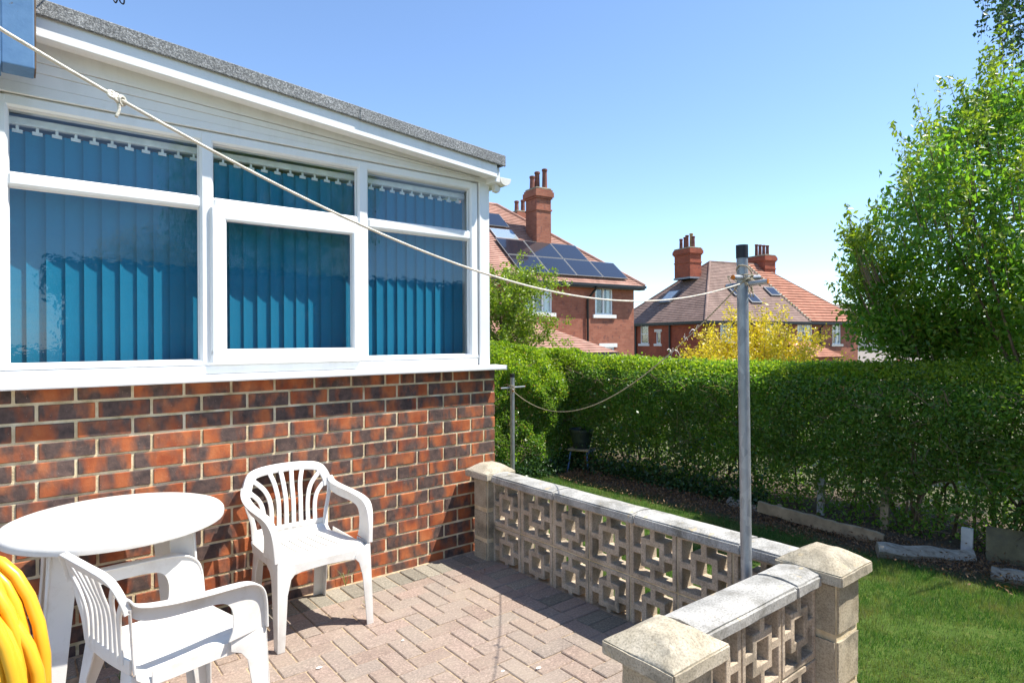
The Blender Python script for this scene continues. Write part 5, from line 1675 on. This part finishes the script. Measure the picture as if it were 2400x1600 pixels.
# left wall facing -x
def up2(x, y):
    d = px(x, y); t = Vector((h2p.x, h2p.y, 0)).dot(h2r) / d.dot(h2r); p = Vector((0, 0, HC)) + d * t
    return (p - Vector((h2p.x, h2p.y, 0))).dot(h2l), p.z
def wr2(x0, y0, x1, y1):
    a, za = up2(x0, y1); b_, zb = up2(x1, y0); lo_, hi_ = min(a, b_), max(a, b_)
    return lo_, za, hi_ - lo_, zb - za
wl = [wr2(1471, 744, 1489, 789), wr2(1507, 762, 1517, 789)]
wall_with_holes(h2, 'side_wall', MAT['dark_red_brick'], D2, GF2, EV2, [w_ for w_ in wl], axis='y', v=0.0, th=0.29)
for i, w_ in enumerate(wl): window(h2, *w_, cols=1, axis='y', lintel='stone_white' if i else None, top=0.5 if i == 0 else 0, curtain=False)
MB().box((W2 - 0.3, 0.301, GF2), (W2, D2, EV2)).box((0.3, D2 - 0.3, GF2), (W2 - 0.3, D2, EV2)).build('rear_wall', MAT['red_house_brick'], h2)
a_, z_ = up2(1540, 760)
MB().tube([(-0.08, a_, EV2 - 0.1), (-0.08, a_, GF2)], 0.06, 8).build('downpipe', MAT['black_paint'], h2)
a_, z_ = up2(1462, 760)
MB().tube([(-0.08, a_, EV2 - 0.1), (-0.08, a_, GF2)], 0.06, 8).build('downpipe', MAT['black_paint'], h2)
u_, z_ = up_px(h2p, h2r, 1882, 760)
MB().tube([(u_ + 0.2, -0.3, EV2 - 0.1), (u_, -0.08, EV2 - 0.5), (u_, -0.08, GF2)], 0.05, 8).build('downpipe', MAT['black_paint'], h2)
P2_ = math.tan(R(41)); O2 = 0.3
Wd = D2 / 2 + O2
z0_ = EV2 - 0.08; zr2 = z0_ + Wd * P2_
E0, E1, E2, E3 = (-O2, -O2, z0_), (W2 + O2, -O2, z0_), (W2 + O2, D2 + O2, z0_), (-O2, D2 + O2, z0_)
RA, RB = (-O2 + Wd, D2 / 2, zr2), (W2 + O2 - Wd, D2 / 2, zr2)
# boundary between the halves of the front slope
um, _ = up_px(h2p, h2r, 1855, 742)
tmix = 0.78
uT = RA[0] + (RB[0] - RA[0]) * tmix
r2 = courses(E0, (um, -O2, z0_), RA, (uT, D2 / 2, zr2), 36).build('roof', MAT['brown_tile'], h2)
courses((um + 0.02, -O2, z0_ + 0.03), (E1[0], E1[1], z0_ + 0.03), (uT + 0.02, D2 / 2, zr2 + 0.03), (RB[0], RB[1], zr2 + 0.03), 22, 0.06).build('neighbour_roof', MAT['orange_tile'], h2)
courses(E3, E0, RA, RA, 36).build('hip_slope', MAT['brown_tile'], r2)
courses(E1, E2, RB, RB, 22).build('hip_slope', MAT['orange_tile'], r2)
courses(E2, E3, RB, RA, 20).build('rear_slope', MAT['brown_tile'], r2)
rt = MB()
for a, b_ in ((RA, RB), (RA, E0), (RB, E1), (RA, E3)): rt.tube([Vector(a), Vector(b_)], 0.09, 8)
rt.build('ridge_tiles', MAT['brown_tile'], r2)
vg = MB()
for i in range(26):
    p = Vector((um, -O2, z0_)).lerp(Vector((uT, D2 / 2, zr2)), (i + 0.5) / 26)
    vg.box((p.x - 0.16, p.y - 0.07, p.z + 0.03), (p.x + 0.02, p.y + 0.07, p.z + 0.10))
vg.build('verge_tiles', MAT['stone_cream'], r2)
MB().box((-O2 - 0.1, -O2 - 0.1, z0_ - 0.12), (W2 + O2, -O2 - 0.005, z0_ - 0.005)).build('gutter', MAT['black_paint'], h2)
MB().box((-O2 - 0.105, -O2 - 0.1, z0_ - 0.115), (-O2 - 0.005, D2 + O2, z0_ - 0.01)).build('gutter', MAT['black_paint'], h2)
MB().box((-O2, -O2, z0_ - 0.18), (W2 + O2, 0.0, z0_ - 0.14)).box((-O2, 0.002, z0_ - 0.18), (0.0, D2 + O2, z0_ - 0.14)).build('soffit', MAT['black_paint'], h2)
def locs(h_o, rv, q_):
    d = q_ - Vector((h_o.x, h_o.y, 0)); return d.dot(rv), d.dot(Vector((-rv.y, rv.x, 0))), q_.z
u_, v_, z_ = locs(h2p, h2r, at(1577, 618, 41.5))
zt_ = at(1577, 573, 41.5).z
chimney(h2, u_ + 0.1, v_, 0.95, 1.55, z_ - 0.7, zt_, [(0.0 + 0.1 * ((i % 2) - 0.5), -0.6 + 0.3 * i, 0.75 + 0.08 * ((i * 3) % 4), 'buff_pot_clay' if i == 1 else 'chimney_pot_clay') for i in range(5)], 'dark_red_brick')
u_, v_, z_ = locs(h2p, h2r, at(1750, 632, 44.0))
zt_ = at(1750, 590, 44.0).z
chimney(h2, u_, v_, 1.0, 1.5, z_ - 1.0, zt_, [(0.0, -0.5 + 0.33 * i, 0.7 + 0.07 * i, 'chimney_pot_clay') for i in range(4)], 'dark_red_brick')
# roof windows
def roof2(x, y):
    d = px(x, y); loc_ = Matrix.Rotation(-math.atan2(h2r.y, h2r.x), 4, 'Z')
    o_ = loc_ @ (Vector((0, 0, HC)) - Vector((h2p.x, h2p.y, 0))); dd_ = loc_ @ d
    t = (z0_ + (o_.y + O2) * P2_ - o_.z) / (dd_.z - dd_.y * P2_); return o_ + dd_ * t
n2 = Vector((0, -P2_, 1)).normalized(); s2 = Vector((0, 1, P2_)).normalized()
for cx, cy, mm in ((1772, 672, 'window_glass'), (1728, 688, 'window_glass'), (1690, 672, 'window_glass')):
    p = roof2(cx, cy)
    m4 = Matrix((Vector((1, 0, 0)), s2, n2)).transposed().to_4x4(); m4.translation = p + n2 * 0.05
    o = MB().box((-0.45, -0.45, 0), (0.45, 0.45, 0.09), m4).build('roof_window', MAT['grey_frame'], h2)
    MB().box((-0.37, -0.37, 0.0905), (0.37, 0.37, 0.097), m4).build('pane', MAT['solar_glass'], o)
# left slope window
d = px(1540, 685); loc_ = Matrix.Rotation(-math.atan2(h2r.y, h2r.x), 4, 'Z')
o_ = loc_ @ (Vector((0, 0, HC)) - Vector((h2p.x, h2p.y, 0))); dd_ = loc_ @ d
t = (z0_ + (o_.x + O2) * P2_ - o_.z) / (dd_.z - dd_.x * P2_); p = o_ + dd_ * t
n3 = Vector((-P2_, 0, 1)).normalized(); s3 = Vector((1, 0, P2_)).normalized()
m4 = Matrix((Vector((0, -1, 0)), s3, n3)).transposed().to_4x4(); m4.translation = p + n3 * 0.06
o = MB().box((-0.55, -0.6, 0), (0.55, 0.6, 0.12), m4).build('roof_window', MAT['grey_frame'], h2)
MB().box((-0.47, -0.52, 0.1205), (0.47, 0.52, 0.128), m4).build('pane', MAT['curtain'], o)
# low front porch roof
pp = c2w(0, 0)
u_, z_ = up_px(h2p, h2r, 1850, 805)
MB().box((u_ - 1.6, -1.2, GF2), (u_ + 1.4, -0.002, 0.35)).build('porch_wall', MAT['red_house_brick'], h2)
courses((u_ - 1.9, -1.5, 0.35), (u_ + 1.7, -1.5, 0.35), (u_ - 1.9, -0.01, 1.35), (u_ + 0.2, -0.01, 1.35), 10).build('porch_roof', MAT['orange_tile'], h2)

# pale rendered house at the right, mostly behind the bush
h3p = c2w(25.6, 46.0)
h3 = thing('rendered_house', 'pale rendered house with grey roof, half hidden behind the bush', 'house', (h3p.x, h3p.y, 0), math.atan2(h2r.y, h2r.x))
MB().box((0, 0, -2.6), (11, 8, 1.7)).build('wall', MAT['render_pale'], h3)
courses((-0.3, -0.3, 1.7), (11.3, -0.3, 1.7), (-0.3, 4, 4.3), (11.3, 4, 4.3), 24).build('roof', MAT['grey_tile'], h3)
courses((11.3, 8.3, 1.7), (-0.3, 8.3, 1.7), (11.3, 4, 4.3), (-0.3, 4, 4.3), 10).build('rear_slope', MAT['grey_tile'], h3)
gm_ = MB().prism([(0, 1.7), (8, 1.7), (4, 4.2)], lambda p, k_: (0.0 + 0.2 * k_, p[0], p[1])); gm_.build('gable', MAT['render_pale'], h3)
MB().box((4.6, -0.03, -2.6), (5.0, -0.001, 1.6)).build('brick_quoin', MAT['red_house_brick'], h3)

# ------------------------------------------------------------------ small things on the patio
def weed(x, y, n_, h_, label):
    m = MB()
    for i in range(n_):
        a = random.uniform(0, 6.28); e = Vector((math.cos(a) * random.uniform(0.2, 0.7), math.sin(a) * random.uniform(0.2, 0.7), 1)) * h_ * random.uniform(0.6, 1.1)
        s_ = Vector((-math.sin(a), math.cos(a), 0)) * 0.002
        m.add([-s_, s_, e * 0.6 + s_ * 0.8, e * 0.6 - s_ * 0.8, e + Vector((math.cos(a), math.sin(a), -0.2)) * h_ * 0.2], [(0, 1, 2, 3), (3, 2, 4)])
    o = m.build('weed', MAT['grass_blade']); o.location = (x, y, 0.0)
    return tag(o, label, 'weed', 'weeds in the paving joints')
q = onz(845, 1395, 0); weed(q.x, q.y, 9, 0.065, 'grass weed growing from a joint right of the chair by the wall')
q = onz(788, 1340, 0); weed(q.x, 3.55, 8, 0.12, 'weed against the brick wall behind the chair leg')
q = onz(275, 1560, 0); weed(q.x, q.y, 8, 0.05, 'weed between pavers under the chair by the table')
for (x, y, r_, lab) in ((733, 1532, 0.012, 'white paint chip on the pavers below the chair by the wall'), (925, 1470, 0.007, 'small white chip on the pavers right of the chair foot'),
                        (1237, 1533, 0.011, 'round white spot on the pavers near the low pier'), (1155, 1540, 0.008, 'white fleck on the pavers left of the round spot')):
    q = onz(x, y, 0.004)
    o = MB().lathe([(r_ * 0.9, 0), (r_, 0.0015), (r_ * 0.7, 0.003)], 7).build('paint_chip', MAT['white_chip']); o.location = (q.x, q.y, 0.0035); o.scale = (1.3, 0.8, 1)
    tag(o, lab, 'chip', 'white chips on the pavers')
lf = leaves('fallen_leaf', np.array([[0, 0, 0.0]]), 0.05, MAT['dry_leaf'], None, 0.6, 0, 0.3)
q = onz(1113, 1314, 0); lf.location = (q.x, q.y, 0.012)
tag(lf, 'dry brown leaf lying on the pavers by the house pier', 'leaf')

cb = MB().tube(bez([(-0.02, D - 0.22, 3.35), (0.25, D - 0.35, 3.38), at(240, -60, 3.05), at(258, -8, 3.0), at(266, 7, 3.0), at(272, -6, 3.0), at(277, 6, 3.0), at(285, 7, 3.0), at(286, -30, 3.0), at(300, -70, 3.05)], 6), 0.0035, 6)
cbo = cb.build('aerial_cable', MAT['rubber_black'], smooth='all')
tag(cbo, 'loose black aerial cable curling above the extension roof', 'cable')
